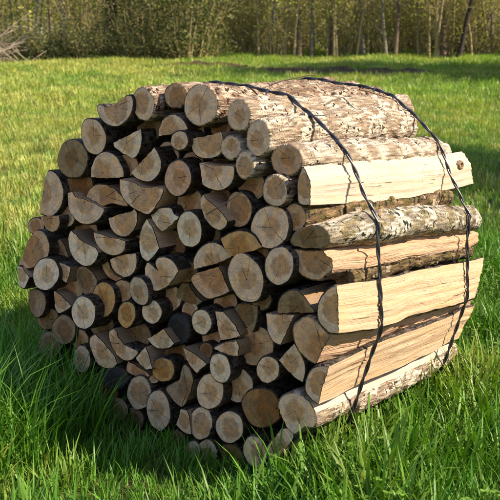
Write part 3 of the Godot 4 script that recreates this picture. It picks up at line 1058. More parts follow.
	split_log("small tan wedge log end just below right of the pale round left-rim log", "tan", "dark", -0.7, 90, -0.6, -2.2, 0, -0.06, 0.0, "1110001", [-72.7, 42.8, -70.2, 42.1, -67.4, 40.5, -64.8, 38.9, -67.6, 37.2, -71.6, 35.5, -73.0, 37.3])
	split_log("small dark dull wedge log end just below the pale round left-rim log", "dark", "dark", 2.9, 93, -0.3, -2.9, 0, -0.06, 0.0, "00000011", [-91.7, 39.4, -87.3, 40.4, -83.1, 39.6, -81.7, 37.0, -83.0, 33.3, -86.9, 30.9, -90.6, 32.5, -92.0, 35.8])
	round_log("medium dark dull round log end just below left of the large ochre-brown log end", "dark", "dark", 4.4, 96, 0.9, -3.8, 0, -0.06, 0.0, -75.4, 27.9, 6.2, 4.7, 32)
	split_log("medium tan split log end just above left of the grey-white oval log end", "tan", "dark", 0.5, 93, 0.6, -1.7, 0, -0.06, 0.0, "1110000110", [-47.9, 55.7, -43.9, 57.4, -39.6, 58.5, -35.6, 59.1, -35.5, 56.6, -36.8, 53.7, -39.4, 51.8, -42.0, 51.2, -45.0, 52.0, -47.1, 53.6])
	split_log("small brown split log end just above the large ochre-brown log end", "brown", "dark", 3.9, 94, 0.5, -1.3, 0, -0.06, 0.0, "001100000", [-54.8, 53.4, -52.5, 54.4, -51.2, 52.3, -49.1, 50.5, -46.0, 49.6, -43.4, 49.2, -46.1, 48.5, -50.5, 48.9, -53.6, 50.7])
	split_log("round log end with a deep crack notch like a bitten apple", "tan", "dark", -0.4, 94, -0.9, -2.2, 0, -0.06, 0.0, "0000000001100011", [-32.3, 55.0, -31.2, 56.9, -29.6, 56.5, -26.5, 55.1, -27.6, 57.0, -26.8, 58.6, -24.4, 59.3, -21.7, 59.2, -19.4, 58.0, -18.0, 56.4, -19.9, 53.9, -22.7, 51.2, -25.9, 49.6, -28.3, 49.2, -30.2, 50.5, -31.8, 52.3])
	round_log("smooth grey-white oval log end leaning between ochre log ends", "grey", "dark", -1.9, 94, 0.7, -2.8, 0, -0.06, 0.0, -32.8, 48.6, 4.2, 4.0, -87)
	round_log("small bright ochre round log end below the grey-white oval", "ochre", "dark", 0.1, 94, 0.2, -1.9, 0, -0.06, 0.0, -40.4, 39.8, 4.4, 3.6, 48)
	round_log("small cream round log end just below right of the grey-white oval log end", "pale", "dark", 0.1, 95, -0.0, -1.9, 0, -0.06, 0.0, -29.8, 42.4, 4.0, 3.3, 40)
	round_log("medium blackened round log end just left of the pale-edged wedge log end", "black", "dark", 3.4, 94, 0.3, -3.4, 0, -0.06, 0.0, -22.2, 37.6, 5.0, 4.1, 43)
	split_log("small cream split log end just right of the large rough half log end", "pale", "dark", 1.2, 96, 0.9, -3.4, 0, -0.06, 0.0, "111110000", [-33.4, 33.1, -30.7, 34.5, -27.8, 36.3, -25.7, 37.7, -24.2, 36.0, -21.9, 34.0, -23.9, 32.4, -27.1, 31.3, -30.4, 31.2])
	split_log("large half-round log end with rough sloping top, lower left of face", "tan", "dark", -0.1, 92, -0.9, -4.5, 0, -0.06, 0.0, "0111000000110", [-48.3, 33.0, -46.0, 34.4, -44.7, 33.9, -44.3, 32.1, -41.8, 30.3, -38.3, 29.7, -35.4, 29.3, -36.7, 27.5, -39.3, 25.7, -42.4, 25.1, -45.5, 26.1, -47.6, 28.6, -48.4, 30.7])
	split_log("medium tan split log end just left of the large rough half log end", "tan", "dark", -0.6, 97, -0.7, -3.2, 0, -0.06, 0.0, "01111000110", [-55.7, 29.9, -53.3, 31.6, -51.5, 30.3, -48.9, 28.2, -46.3, 26.1, -45.1, 23.4, -47.4, 21.6, -50.6, 21.0, -53.3, 21.7, -55.0, 24.4, -56.1, 27.2])
	round_log("medium greyish round log end just above left of the blackened log end", "grey", "dark", 1.4, 91, -0.6, -3.7, 0, -0.06, 0.0, -63.2, 20.9, 4.9, 4.1, 47)
	round_log("large dark ochre round log end just below left of the blackened log end", "ochredark", "dark", 4.0, 94, -0.1, -5.5, 0, -0.06, 0.0, -55.6, 11.5, 7.1, 5.2, 34)
	round_log("blackened round log end in front of a brown one near tall grass", "black", "dark", -0.0, 97, -0.6, -3.8, 0, -0.06, 0.0, -46.4, 18.1, 5.1, 3.3, 24)
	split_log("small cream wedge log end just below right of the large rough half log end", "pale", "dark", -0.6, 92, -0.4, -4.5, 0, -0.06, 0.0, "011011", [-36.5, 27.0, -32.3, 31.2, -30.8, 29.1, -29.2, 25.3, -31.7, 24.5, -34.6, 25.5])
	split_log("small pinkish split log end just right of the blackened log end", "pinkish", "dark", 1.0, 93, -0.6, -5.2, 0, -0.06, 0.0, "011110110", [-42.0, 21.6, -41.0, 24.7, -38.4, 24.3, -35.5, 23.3, -33.0, 22.5, -32.2, 21.8, -34.3, 20.7, -37.3, 20.4, -40.3, 20.7])
	round_log("medium ochre round log end just above left of the elbow-shaped dark log end", "ochre", "dark", 0.9, 92, -0.2, -3.5, 0, -0.06, 0.0, -26.4, 25.0, 4.5, 3.4, 34)
	round_log("small tan round log end just left of the elbow-shaped dark log end", "tan", "dark", 1.2, 97, -0.5, -3.8, 0, -0.06, 0.0, -30.6, 21.1, 2.0, 1.2, 21)
	round_log("medium greyish oval log end just above left of the tall narrow grey oval", "grey", "dark", 0.0, 91, 0.7, -4.8, 0, -0.06, 0.0, -35.8, 16.0, 5.5, 4.4, 65)
	round_log("tall narrow greyish oval log end low in the bundle, near the grass", "grey", "dark", -0.3, 93, 0.3, -4.9, 0, -0.06, 0.0, -27.7, 12.4, 6.0, 4.3, -87)
	split_log("dull dark kinked split log end shaped like an elbow, low in bundle", "dark", "dark", 1.1, 96, 0.6, -4.1, 0, -0.06, 0.0, "000000110000", [-26.1, 19.0, -23.2, 21.2, -20.4, 23.0, -19.6, 26.0, -18.4, 28.0, -16.1, 27.0, -14.6, 24.3, -15.4, 20.8, -17.0, 17.6, -19.0, 15.3, -21.8, 15.9, -24.1, 17.2])
	split_log("small tan split log end just left of the bright whitish oval log end", "tan", "dark", -0.3, 98, -0.3, -2.3, 0, -0.06, 0.0, "111000011", [-16.9, 34.1, -14.8, 33.3, -12.2, 32.6, -8.7, 30.6, -10.0, 29.5, -11.5, 28.3, -12.5, 27.2, -14.5, 28.6, -16.0, 30.6])
	round_log("small dark ochre round log end just above left of the bright whitish oval log end", "ochredark", "dark", 2.8, 93, -0.3, -4.1, 0, -0.06, 0.0, -11.5, 33.1, 2.7, 2.2, 45)
	round_log("bright whitish oval log end in the lower middle, right of a wedge", "pale", "dark", -1.5, 92, -0.9, -3.1, 0, -0.06, 0.0, -2.8, 31.0, 4.3, 3.7, 67)
	round_log("large tan round log end just below left of the bright whitish oval log end", "tan", "dark", -0.1, 90, -0.7, -3.0, 0, -0.06, 0.0, -7.7, 22.7, 5.4, 4.3, 56)
	split_log("small tan split log end just below right of the tall narrow grey oval", "tan", "dark", -0.9, 93, 0.9, -5.9, 0, -0.06, 0.0, "011100011", [-18.1, 15.2, -15.7, 15.5, -14.6, 13.9, -14.3, 11.0, -14.0, 8.6, -16.3, 8.3, -18.6, 8.9, -20.2, 9.8, -18.9, 12.6])
	round_log("medium tan round log end just below right of the elbow-shaped dark log end", "tan", "dark", -0.2, 96, -1.0, -5.9, 0, -0.06, 0.0, -11.1, 12.5, 5.0, 4.0, 60)
	round_log("large tan round log end just above the dark ochre bottom log end", "tan", "dark", 1.0, 95, -0.5, -4.9, 0, -0.06, 0.0, -1.6, 13.2, 5.2, 4.2, 48)
	round_log("small greyish oval log end just left of the dark ochre bottom log end", "grey", "dark", -0.6, 97, 0.9, -6.8, 0, -0.06, 0.0, -13.9, 3.1, 3.2, 2.5, 74)
	round_log("medium greyish round log end just left of the dark ochre bottom log end", "grey", "dark", 0.1, 91, -0.2, -5.1, 0, -0.06, 0.0, -9.2, 3.9, 4.1, 3.3, 63)
	round_log("dark ochre round log end at the very bottom touching the grass", "ochredark", "dark", 2.5, 92, -0.3, -5.9, 0, -0.06, 0.0, -2.7, 2.8, 5.5, 4.2, 48)
	round_log("medium tan round log end just left of the two-lobed log end", "tan", "dark", -0.3, 95, 0.6, -5.6, 0, -0.06, 0.0, 8.4, 9.2, 4.2, 3.9, 88)
	split_log("two-lobed tan log end at the bottom edge in the grass", "tan", "dark", -0.1, 91, -0.3, -3.7, 0, -0.06, 0.0, "111000011100", [12.5, 11.8, 13.8, 13.9, 15.1, 15.4, 16.3, 17.4, 17.9, 18.1, 19.8, 17.7, 20.2, 16.2, 19.2, 14.2, 18.3, 12.9, 16.4, 10.6, 14.1, 8.9, 12.5, 9.5])
	split_log("large tan log end with brown rot stain at the lower right corner", "tan", "pale", 0.0, 89, 0.0, -4.5, 1, -0.06, 0.0, "000011000000111", [15.9, 24.2, 16.8, 26.4, 18.7, 27.9, 21.2, 28.6, 23.6, 28.2, 25.5, 27.0, 27.0, 24.7, 27.3, 22.4, 26.2, 20.7, 24.0, 20.4, 22.5, 18.9, 20.7, 17.6, 18.8, 18.5, 17.5, 20.4, 16.5, 22.1])
	split_log("broad dirty log end with ochre rim and dark smeared middle", "ochredark", "dark", 1.2, 96, -0.5, -4.5, 0, -0.06, 0.0, "000001100000", [3.0, 21.4, 4.1, 23.9, 6.1, 25.8, 9.5, 26.9, 12.8, 26.5, 14.4, 24.9, 14.8, 22.2, 15.1, 20.0, 12.8, 17.7, 9.5, 16.0, 6.5, 16.1, 4.4, 18.0])
	round_log("medium tan round log end just left of the left-pointing wedge log end", "tan", "dark", 0.9, 94, 0.9, -3.9, 0, -0.06, 0.0, 11.6, 32.8, 3.9, 3.2, 50)
	split_log("tan wedge log end pointing left above the lowest plank's end", "tan", "dark", 0.7, 94, -0.1, -1.8, 0, -0.06, 0.0, "110000111", [15.3, 36.2, 18.1, 39.5, 19.9, 41.6, 21.5, 39.7, 23.1, 37.3, 23.4, 34.4, 22.8, 31.9, 20.4, 32.7, 17.8, 34.3])
	split_log("thin split log low in the face with its brown split side showing", "tan", "dark", -0.9, 94, -0.5, -3.1, 0, -0.06, 0.0, "0111111", [-5.4, 36.1, -1.9, 38.1, 2.3, 39.5, 3.3, 38.0, 2.9, 35.4, 0.2, 35.1, -2.6, 35.5])
	split_log("medium tan split log end just left of the stained ochre half log end", "tan", "dark", 0.8, 93, 0.6, -1.6, 0, -0.06, 0.0, "0000000111", [-13.4, 57.1, -13.4, 59.7, -11.5, 62.7, -9.0, 64.6, -6.5, 65.2, -4.0, 64.6, -2.3, 63.1, -1.0, 61.9, -3.7, 60.5, -8.0, 58.9])
	split_log("large pinkish split log end just left of the big ringed oval log end", "pinkish", "dark", 1.2, 98, 0.4, -1.9, 0, -0.06, 0.0, "011111000000", [-15.3, 53.9, -13.8, 55.5, -9.8, 57.0, -4.8, 58.8, -3.8, 57.4, -2.7, 54.7, -1.4, 52.4, -4.2, 50.9, -7.4, 49.6, -9.9, 49.1, -12.4, 50.3, -14.3, 52.0])
	round_log("big upright oval log end with clear growth rings, centre right of the face", "tan", "dark", -0.6, 92, -0.3, -2.0, 0, -0.06, 0.0, 5.4, 57.2, 6.5, 5.5, -75)
	round_log("large tan round log end just left of the reddish torn split log", "tan", "dark", -1.0, 91, -0.6, 0.4, 0, -0.06, 0.0, 16.4, 61.9, 4.9, 4.3, 65)
	split_log("ochre half-round log end with black stain, flat side down", "ochre", "dark", -0.6, 97, -1.0, -1.1, 0, -0.06, 0.0, "000000111111", [-2.9, 66.8, -0.2, 68.4, 2.8, 69.4, 5.8, 69.4, 8.1, 68.4, 9.4, 67.0, 10.6, 66.0, 7.4, 64.6, 3.5, 63.7, 0.5, 62.3, -0.9, 64.0, -1.9, 65.3])
	split_log("medium tan split log end just left of the twig-crossed log end", "tan", "dark", -1.1, 97, 0.6, -0.5, 0, -0.06, 0.0, "01111000011", [-9.4, 77.2, -8.3, 78.4, -6.6, 76.8, -3.8, 75.4, -1.5, 73.7, -0.1, 71.9, -0.8, 70.5, -3.2, 69.3, -6.0, 70.1, -8.4, 72.1, -9.4, 74.7])
	round_log("brown round log end crossed by a thin dark twig", "brown", "dark", 2.0, 92, -0.5, 0.9, 0, -0.06, 0.0, 1.1, 74.8, 4.7, 4.3, 60)
	round_log("large tan round log end just left of the broad uppermost plank", "tan", "red", -0.7, 98, -0.3, 1.4, 0, -0.06, 0.0, 14.7, 80.7, 3.9, 3.8, -8)
	round_log("biggest round tan log end with a cracked edge, centre right of the face", "tan", "dark", 0.2, 92, 0.5, 1.6, 0, -0.06, 0.0, 12.5, 71.4, 6.2, 5.3, 20)
	round_log("medium brown round log end just above left of the grey-green barked log", "brown", "moss", 1.2, 90, 0.0, -2.4, 1, 0.30, 0.0, 19.5, 74.3, 3.5, 3.2, 44)
	split_log("flat-topped half log end with a curved crack like a smile", "tan", "dark", 0.4, 94, 0.3, 1.6, 0, -0.06, 0.0, "1111000000", [-13.9, 93.1, -9.0, 93.8, -3.5, 95.0, -3.0, 93.0, -3.2, 90.9, -4.2, 89.1, -6.6, 88.3, -9.4, 88.1, -11.9, 88.8, -13.3, 90.4])
	round_log("small tan round log end just right of the smile-cracked half log end", "tan", "pale", 0.5, 94, -0.9, 2.4, 0, -0.06, 0.0, -0.3, 91.1, 2.9, 2.9, 54)
	round_log("medium tan oval log end just below left of the pale barked corner log", "tan", "pale", -0.8, 92, 0.8, 2.0, 0, -0.06, 0.0, 5.3, 86.9, 3.4, 2.8, 85)
	split_log("medium tan split log end just below the smile-cracked half log end", "tan", "dark", -0.6, 96, 1.0, 2.5, 0, -0.06, 0.0, "111100000011", [-10.0, 86.8, -7.5, 86.6, -4.4, 86.2, -1.4, 86.3, 1.3, 86.2, 1.3, 84.1, 0.6, 82.0, -1.1, 80.6, -3.5, 79.9, -6.6, 80.3, -8.7, 81.2, -9.3, 83.6])
	split_log("grey-green barked log with moss-stained end, mid height on the sunlit side", "mossy", "green", 0.7, 93, 0.0, -5.7, 1, 0.48, 0.0, "00110000110", [18.7, 68.0, 19.6, 69.8, 21.3, 71.5, 23.7, 72.5, 26.6, 73.0, 28.6, 72.2, 29.8, 70.6, 29.5, 68.8, 26.7, 67.3, 22.9, 66.9, 20.2, 67.1])
	split_log("brown split log with reddish torn side directly under the grey-green barked log", "brown", "red", 1.2, 96, 0.0, -5.9, 1, 0.22, 0.0, "11111110000000", [19.0, 66.1, 22.6, 66.0, 25.8, 66.4, 27.5, 66.7, 28.7, 65.4, 30.2, 64.8, 30.5, 62.9, 30.2, 61.9, 28.8, 60.9, 27.1, 59.4, 24.2, 59.3, 21.8, 60.0, 20.3, 61.7, 19.3, 63.9])
	split_log("medium moss-stained split log end just left of the thick middle plank", "mossy", "dark", 0.1, 94, 0.5, -2.3, 0, -0.06, 0.0, "00001111111", [15.0, 49.1, 15.3, 51.5, 16.5, 53.8, 19.0, 55.5, 21.7, 55.8, 23.8, 54.3, 25.3, 52.5, 26.5, 51.2, 23.3, 50.5, 20.0, 50.0, 17.2, 49.4])
	split_log("medium tan split log end just above left of the rough pinkish split log", "tan", "dark", -0.7, 98, -0.4, -2.4, 0, -0.06, 0.0, "1111110000", [12.0, 48.6, 14.9, 48.8, 18.0, 49.3, 20.8, 49.5, 19.6, 47.3, 18.4, 44.2, 17.1, 41.3, 14.9, 41.7, 13.0, 43.8, 12.4, 46.4])
	split_log("rough split log with a shaded pinkish underside between the two thick planks", "brown", "red", -1.0, 98, 0.0, -6.6, 1, 0.25, 0.0, "000001110000", [21.0, 46.6, 22.8, 48.5, 25.2, 49.8, 27.5, 49.0, 29.6, 47.5, 31.3, 46.1, 30.2, 43.6, 28.8, 41.0, 27.7, 38.4, 25.9, 38.8, 23.2, 40.4, 21.4, 43.0])
	split_log("thick cream split plank at mid height, jutting furthest out at the far end", "tan", "dark", -1.1, 94, 0.0, -8.0, 1, 0.04, 0.8, "00001110000", [28.1, 52.2, 28.6, 54.5, 30.0, 56.7, 31.7, 58.2, 33.1, 58.9, 33.7, 55.5, 33.8, 51.0, 33.9, 47.3, 31.6, 47.1, 29.9, 48.1, 28.4, 49.7])
	split_log("lowest cream split plank slanting up from the grass on the sunlit side", "tan", "dark", -0.8, 97, 0.0, -5.0, 1, 0.04, 0.6, "00001111000", [24.7, 31.9, 25.3, 34.4, 26.7, 36.6, 28.8, 37.7, 31.1, 38.0, 30.6, 35.8, 29.7, 33.3, 28.9, 30.5, 28.4, 27.7, 26.6, 28.6, 25.0, 30.1])
	split_log("small moss-stained split log end just below right of the crack-notched log end", "mossy", "dark", 5.0, 94, -0.9, -2.0, 0, -0.06, 0.0, "001110110", [-24.2, 48.2, -22.2, 51.2, -20.2, 51.7, -18.7, 49.8, -16.5, 47.9, -14.2, 46.9, -16.1, 45.5, -20.7, 45.7, -23.9, 46.4])
	round_log("small cream round log end just left of the pale-edged wedge log end", "pale", "dark", 0.1, 93, 0.5, -1.6, 0, -0.06, 0.0, -10.6, 42.4, 3.8, 3.2, 55)
	split_log("wedge log end with pale left edge and dark sloping split side", "tan", "dark", 1.0, 94, -0.5, -1.2, 0, -0.06, 0.0, "01111111", [-6.1, 46.1, -3.3, 46.3, -1.2, 44.9, 0.9, 43.0, 2.2, 40.4, -1.2, 39.0, -4.8, 38.0, -5.5, 40.8])
	split_log("small moss-stained split log end just above right of the pale-edged wedge log end", "mossy", "dark", 2.9, 91, -0.6, -1.5, 0, -0.06, 0.0, "011000111", [-1.3, 47.0, 0.0, 48.6, 3.5, 49.1, 6.8, 49.1, 6.8, 46.3, 6.2, 43.4, 5.2, 41.6, 2.8, 43.2, 0.4, 45.3])
	round_log("small dark dull round log end just below the tall narrow grey oval", "dark", "dark", 4.8, 98, -1.0, -6.7, 0, -0.06, 0.0, -33.5, 0.2, 4.8, 3.4, 35)
	round_log("small dark dull round log end just below right of the tall narrow grey oval", "dark", "dark", 2.8, 94, 0.6, -5.6, 0, -0.06, 0.0, -23.7, 2.5, 4.3, 3.2, 45)
	round_log("medium dark dull round log end just left of the tall narrow grey oval", "dark", "dark", 4.0, 92, 0.3, -5.4, 0, -0.06, 0.0, -42.7, 4.1, 5.1, 3.7, 39)
	round_log("barked log half sunk in grass below the lowest plank", "brown", "pale", 23.1, 72, 0.0, -2.7, 1, -0.06, 0.0, 24.9, 18.8, 2.6, 2.1, 57)
	round_log("mossy barked log wedged between the two lower cream planks", "mossy", "moss", 25.6, 72, 0.0, -4.7, 1, -0.06, 0.0, 26.8, 38.0, 2.3, 2.0, 35)
	round_log("dark mossy log squeezed under the reddish torn log and above the thick plank", "mossy", "moss", 11.2, 85, 0.0, -4.9, 1, -0.06, 0.0, 28.5, 57.9, 2.8, 2.4, 25)
	round_log("medium dark dull round log end just below the pale round left-rim log", "dark", "dark", 4.8, 97, -0.8, -4.6, 0, -0.06, 0.0, -83.6, 21.0, 6.0, 4.4, 33)
	round_log("medium dark dull round log end just below left of the blackened log end", "dark", "dark", 5.0, 93, -0.6, -5.4, 0, -0.06, 0.0, -65.6, -2.0, 6.8, 4.7, 34)
	round_log("brown log recessed in the gap right of the thin brown-sided split log", "brown", "dark", 4.7, 92, -0.7, -2.6, 0, -0.06, 0.0, 4.5, 37.1, 6.6, 5.4, 34)
	round_log("tan log recessed in the gap below right of the bright whitish oval log end", "tan", "dark", 3.7, 98, 0.7, -2.9, 0, -0.06, 0.0, -0.7, 25.0, 6.0, 4.6, 36)
	round_log("dark ochre log recessed in the gap right of the spearhead-shaped log end", "ochredark", "dark", 6.9, 96, -0.2, -0.6, 0, -0.06, 0.0, -28.5, 60.9, 6.0, 4.7, 18)
	round_log("moss-stained log recessed in the gap above right of the large rough half log end", "mossy", "dark", 5.2, 90, 0.3, -3.9, 0, -0.06, 0.0, -42.4, 31.2, 6.6, 4.8, 25)
	round_log("brown log recessed in the gap above the pale central oval log end", "brown", "dark", 5.0, 95, 0.2, 1.7, 0, -0.06, 0.0, -18.7, 75.1, 5.1, 4.1, 13)
	round_log("brown log recessed in the gap above right of the twig-crossed log end", "brown", "dark", 5.0, 90, -0.6, 1.2, 0, -0.06, 0.0, 3.3, 80.7, 4.4, 3.7, 13)
	round_log("tan log recessed in the gap below the crack-notched log end", "tan", "dark", 4.8, 92, 0.5, -2.2, 0, -0.06, 0.0, -28.1, 45.8, 5.5, 4.2, 23)
	round_log("dark ochre log recessed in the gap below the mossy left-shoulder log", "ochredark", "dark", 3.8, 92, 0.1, 2.1, 0, -0.06, 0.0, -63.8, 77.2, 6.0, 4.3, 10)
	round_log("moss-stained log recessed in the gap below the large ochre-brown log end", "mossy", "dark", 6.0, 97, 0.5, -2.9, 0, -0.06, 0.0, -58.2, 32.2, 6.0, 4.3, 23)
	round_log("brown log recessed in the gap below right of the pale round left-rim log", "brown", "dark", 4.1, 94, -0.8, -2.0, 0, -0.06, 0.0, -71.1, 42.1, 6.1, 4.2, 19)
	round_log("brown log recessed in the gap above the pale-edged wedge log end", "brown", "dark", 6.4, 96, -0.1, -1.9, 0, -0.06, 0.0, -7.0, 47.1, 4.4, 3.5, 27)
	round_log("tan log recessed in the gap left of the smile-cracked half log end", "tan", "dark", 6.7, 90, -0.6, 3.0, 0, -0.06, 0.0, -28.4, 88.0, 4.5, 3.6, 7)
	round_log("dark ochre log recessed in the gap above the elbow-shaped dark log end", "ochredark", "dark", 5.8, 97, 0.1, -4.5, 0, -0.06, 0.0, -25.8, 28.7, 4.9, 3.7, 29)
	round_log("moss-stained log recessed in the gap below right of the notched knot-holed log end", "mossy", "dark", 6.2, 95, -0.8, 2.6, 0, -0.06, 0.0, -34.9, 95.7, 4.6, 3.5, 4)
	round_log("brown log recessed in the gap above the bright half-round log end", "brown", "dark", 7.9, 90, -0.9, -1.4, 0, -0.06, 0.0, -66.4, 61.8, 5.5, 3.9, 14)
	round_log("brown log recessed in the gap above right of the smile-cracked half log end", "brown", "dark", 8.2, 97, -0.7, 3.6, 0, -0.06, 0.0, -10.2, 97.0, 4.0, 3.3, 3)
	round_log("tan log recessed in the gap below the blackened log end", "tan", "dark", 4.1, 94, 0.5, -6.4, 0, -0.06, 0.0, -49.9, 6.0, 5.6, 3.8, 30)
	round_log("dark ochre log recessed in the gap above left of the twig-crossed log end", "ochredark", "dark", 6.4, 97, -0.3, 1.6, 0, -0.06, 0.0, -8.8, 76.8, 3.8, 3.2, 14)
	round_log("moss-stained log recessed in the gap right of the pale central oval log end", "mossy", "dark", 6.5, 98, -0.2, 0.7, 0, -0.06, 0.0, -12.7, 66.0, 4.0, 3.2, 18)
	round_log("brown log recessed in the gap above left of the heart-shaped log end", "brown", "dark", 3.8, 93, -0.7, 1.4, 0, -0.06, 0.0, -41.9, 84.7, 4.3, 3.2, 8)
	round_log("brown log recessed in the gap left of the grey-white oval log end", "brown", "dark", 3.3, 92, -0.2, -1.4, 0, -0.06, 0.0, -45.1, 45.9, 4.6, 3.3, 21)
	round_log("tan log recessed in the gap below the notched knot-holed log end", "tan", "dark", 8.1, 92, 0.4, 2.9, 0, -0.06, 0.0, -52.0, 93.6, 4.4, 3.3, 5)
	round_log("dark ochre log recessed in the gap right of the crack-notched log end", "ochredark", "dark", 4.7, 94, -0.7, -0.3, 0, -0.06, 0.0, -19.9, 54.8, 3.9, 3.0, 22)
	round_log("moss-stained log recessed in the gap below the pale round left-rim log", "mossy", "dark", 4.6, 92, 0.9, -3.7, 0, -0.06, 0.0, -83.7, 30.4, 5.5, 3.6, 21)
	round_log("brown log recessed in the gap below left of the smile-cracked half log end", "brown", "dark", 6.8, 93, 0.0, 2.0, 0, -0.06, 0.0, -18.9, 86.3, 3.6, 2.9, 8)
	round_log("brown log recessed in the gap below left of the pale-edged wedge log end", "brown", "dark", 5.9, 95, -1.0, -1.7, 0, -0.06, 0.0, -11.8, 36.5, 3.6, 2.8, 30)
	round_log("tan log recessed in the gap above left of the smile-cracked half log end", "tan", "dark", 5.5, 94, -0.1, 2.0, 0, -0.06, 0.0, -16.9, 95.1, 3.4, 2.7, 4)
	round_log("dark ochre log recessed in the gap below left of the dirty ochre-rimmed log end", "ochredark", "dark", 7.7, 94, -0.8, -5.4, 0, -0.06, 0.0, 0.5, 10.3, 3.6, 2.7, 40)
	round_log("moss-stained log recessed in the gap below right of the big ringed oval log end", "mossy", "dark", 3.6, 93, -0.8, -0.5, 0, -0.06, 0.0, 7.6, 50.7, 3.1, 2.5, 30)
	round_log("brown log recessed in the gap left of the large rough half log end", "brown", "dark", 5.8, 96, -0.2, -3.7, 0, -0.06, 0.0, -69.1, 25.6, 4.7, 3.2, 23)
	round_log("brown log recessed in the gap left of the spearhead-shaped log end", "brown", "dark", 5.6, 90, -0.0, -0.6, 0, -0.06, 0.0, -42.5, 61.5, 3.9, 2.9, 16)
	round_log("tan log recessed in the gap below right of the tall half-round left-rim log", "tan", "dark", 3.7, 90, -1.0, -0.0, 0, -0.06, 0.0, -70.5, 66.8, 4.4, 3.1, 13)
	round_log("dark ochre log recessed in the gap left of the blackened log end", "ochredark", "dark", 6.4, 93, -0.8, -5.2, 0, -0.06, 0.0, -66.4, 12.7, 4.5, 3.0, 26)
	round_log("moss-stained log recessed in the gap below left of the heart-shaped log end", "mossy", "dark", 8.1, 97, 0.5, -0.9, 0, -0.06, 0.0, -54.0, 69.9, 3.9, 2.9, 13)
	round_log("brown log recessed in the gap below right of the stained ochre half log end", "brown", "dark", 4.0, 94, 0.6, -0.2, 0, -0.06, 0.0, 6.9, 62.8, 2.9, 2.4, 24)
	round_log("brown log recessed in the gap below right of the elbow-shaped dark log end", "brown", "dark", 7.1, 96, -0.9, -3.6, 0, -0.06, 0.0, -20.4, 13.7, 3.7, 2.7, 34)
	round_log("tan log recessed in the gap above left of the pale-edged wedge log end", "tan", "dark", 5.0, 95, -0.5, -1.1, 0, -0.06, 0.0, -19.2, 43.5, 3.3, 2.5, 26)
	round_log("dark ochre log recessed in the gap below right of the elbow-shaped dark log end", "ochredark", "dark", 8.0, 93, -0.0, -5.9, 0, -0.06, 0.0, -12.3, 12.5, 3.4, 2.5, 36)
	round_log("moss-stained log recessed in the gap above right of the heart-shaped log end", "mossy", "dark", 7.4, 95, -0.5, 2.0, 0, -0.06, 0.0, -32.8, 79.9, 3.2, 2.5, 10)
	round_log("brown log recessed in the gap right of the tall narrow grey oval", "brown", "dark", 4.6, 97, 0.6, -5.9, 0, -0.06, 0.0, -25.9, 11.3, 3.4, 2.5, 33)
	round_log("brown log recessed in the gap above right of the brown quarter log end", "brown", "dark", 6.6, 97, -0.9, -1.6, 0, -0.06, 0.0, -82.1, 58.8, 4.1, 2.8, 14)
	round_log("tan log recessed in the gap above the heart-shaped log end", "tan", "dark", 7.5, 96, -0.5, 1.6, 0, -0.06, 0.0, -38.3, 89.1, 3.1, 2.4, 7)
	round_log("dark ochre log recessed in the gap above left of the big ringed oval log end", "ochredark", "dark", 5.5, 91, -1.0, -0.6, 0, -0.06, 0.0, -6.1, 58.1, 2.7, 2.2, 23)
	round_log("moss-stained log recessed in the gap below right of the smile-cracked half log end", "mossy", "dark", 7.5, 91, 0.7, 1.8, 0, -0.06, 0.0, -9.3, 87.2, 2.7, 2.2, 8)
	round_log("brown log recessed in the gap above the brown quarter log end", "brown", "dark", 5.7, 95, -0.6, 0.3, 0, -0.06, 0.0, -89.1, 62.0, 4.1, 2.7, 13)
	round_log("brown log recessed in the gap right of the heart-shaped log end", "brown", "dark", 6.7, 94, -0.7, 0.1, 0, -0.06, 0.0, -30.3, 73.9, 3.0, 2.4, 13)


# ---------------------------------------------------------------- straps and twigs

# the tightest loop round all logs at the station w(v)
func loop_round(w: float, lean: float, gap: float) -> PackedVector3Array:
	var all := PackedVector2Array()
	for e in sections:
		var mid: Vector2 = e[4]
		var s := clampf((w + lean * (mid.y - 0.45) - float(e[2])) / float(e[3]), 0.0, 1.0)
		for i in range(0, int(e[1]), 2):
			var p := _at(e[0], i, s, 0.005)
			all.append(mid + Vector2(p.x, p.y))
	var hull := Geometry2D.convex_hull(all)
	var out := PackedVector3Array()
	var grown := Geometry2D.offset_polygon(hull, gap, Geometry2D.JOIN_ROUND)
	var ring: PackedVector2Array = grown[0]
	var m := ring.size()
	for i in m:
		var a := ring[i]
		var b := ring[(i + 1) % m]
		var k := maxi(1, int(a.distance_to(b) / 0.012))
		for j in k:
			var p := a.lerp(b, float(j) / k)
			p += Vector2(wobble.get_noise_2d(p.x * 5.0 + w * 40.0, p.y * 5.0), wobble.get_noise_2d(p.x * 5.0 + w * 40.0, p.y * 5.0 + 20.0)) * 0.004
			out.append(Vector3(p.x, p.y, -(w + lean * (p.y - 0.5) + 0.012 * wobble.get_noise_2d(p.x * 2.0, p.y * 2.0 + w * 9.0))))
	return out


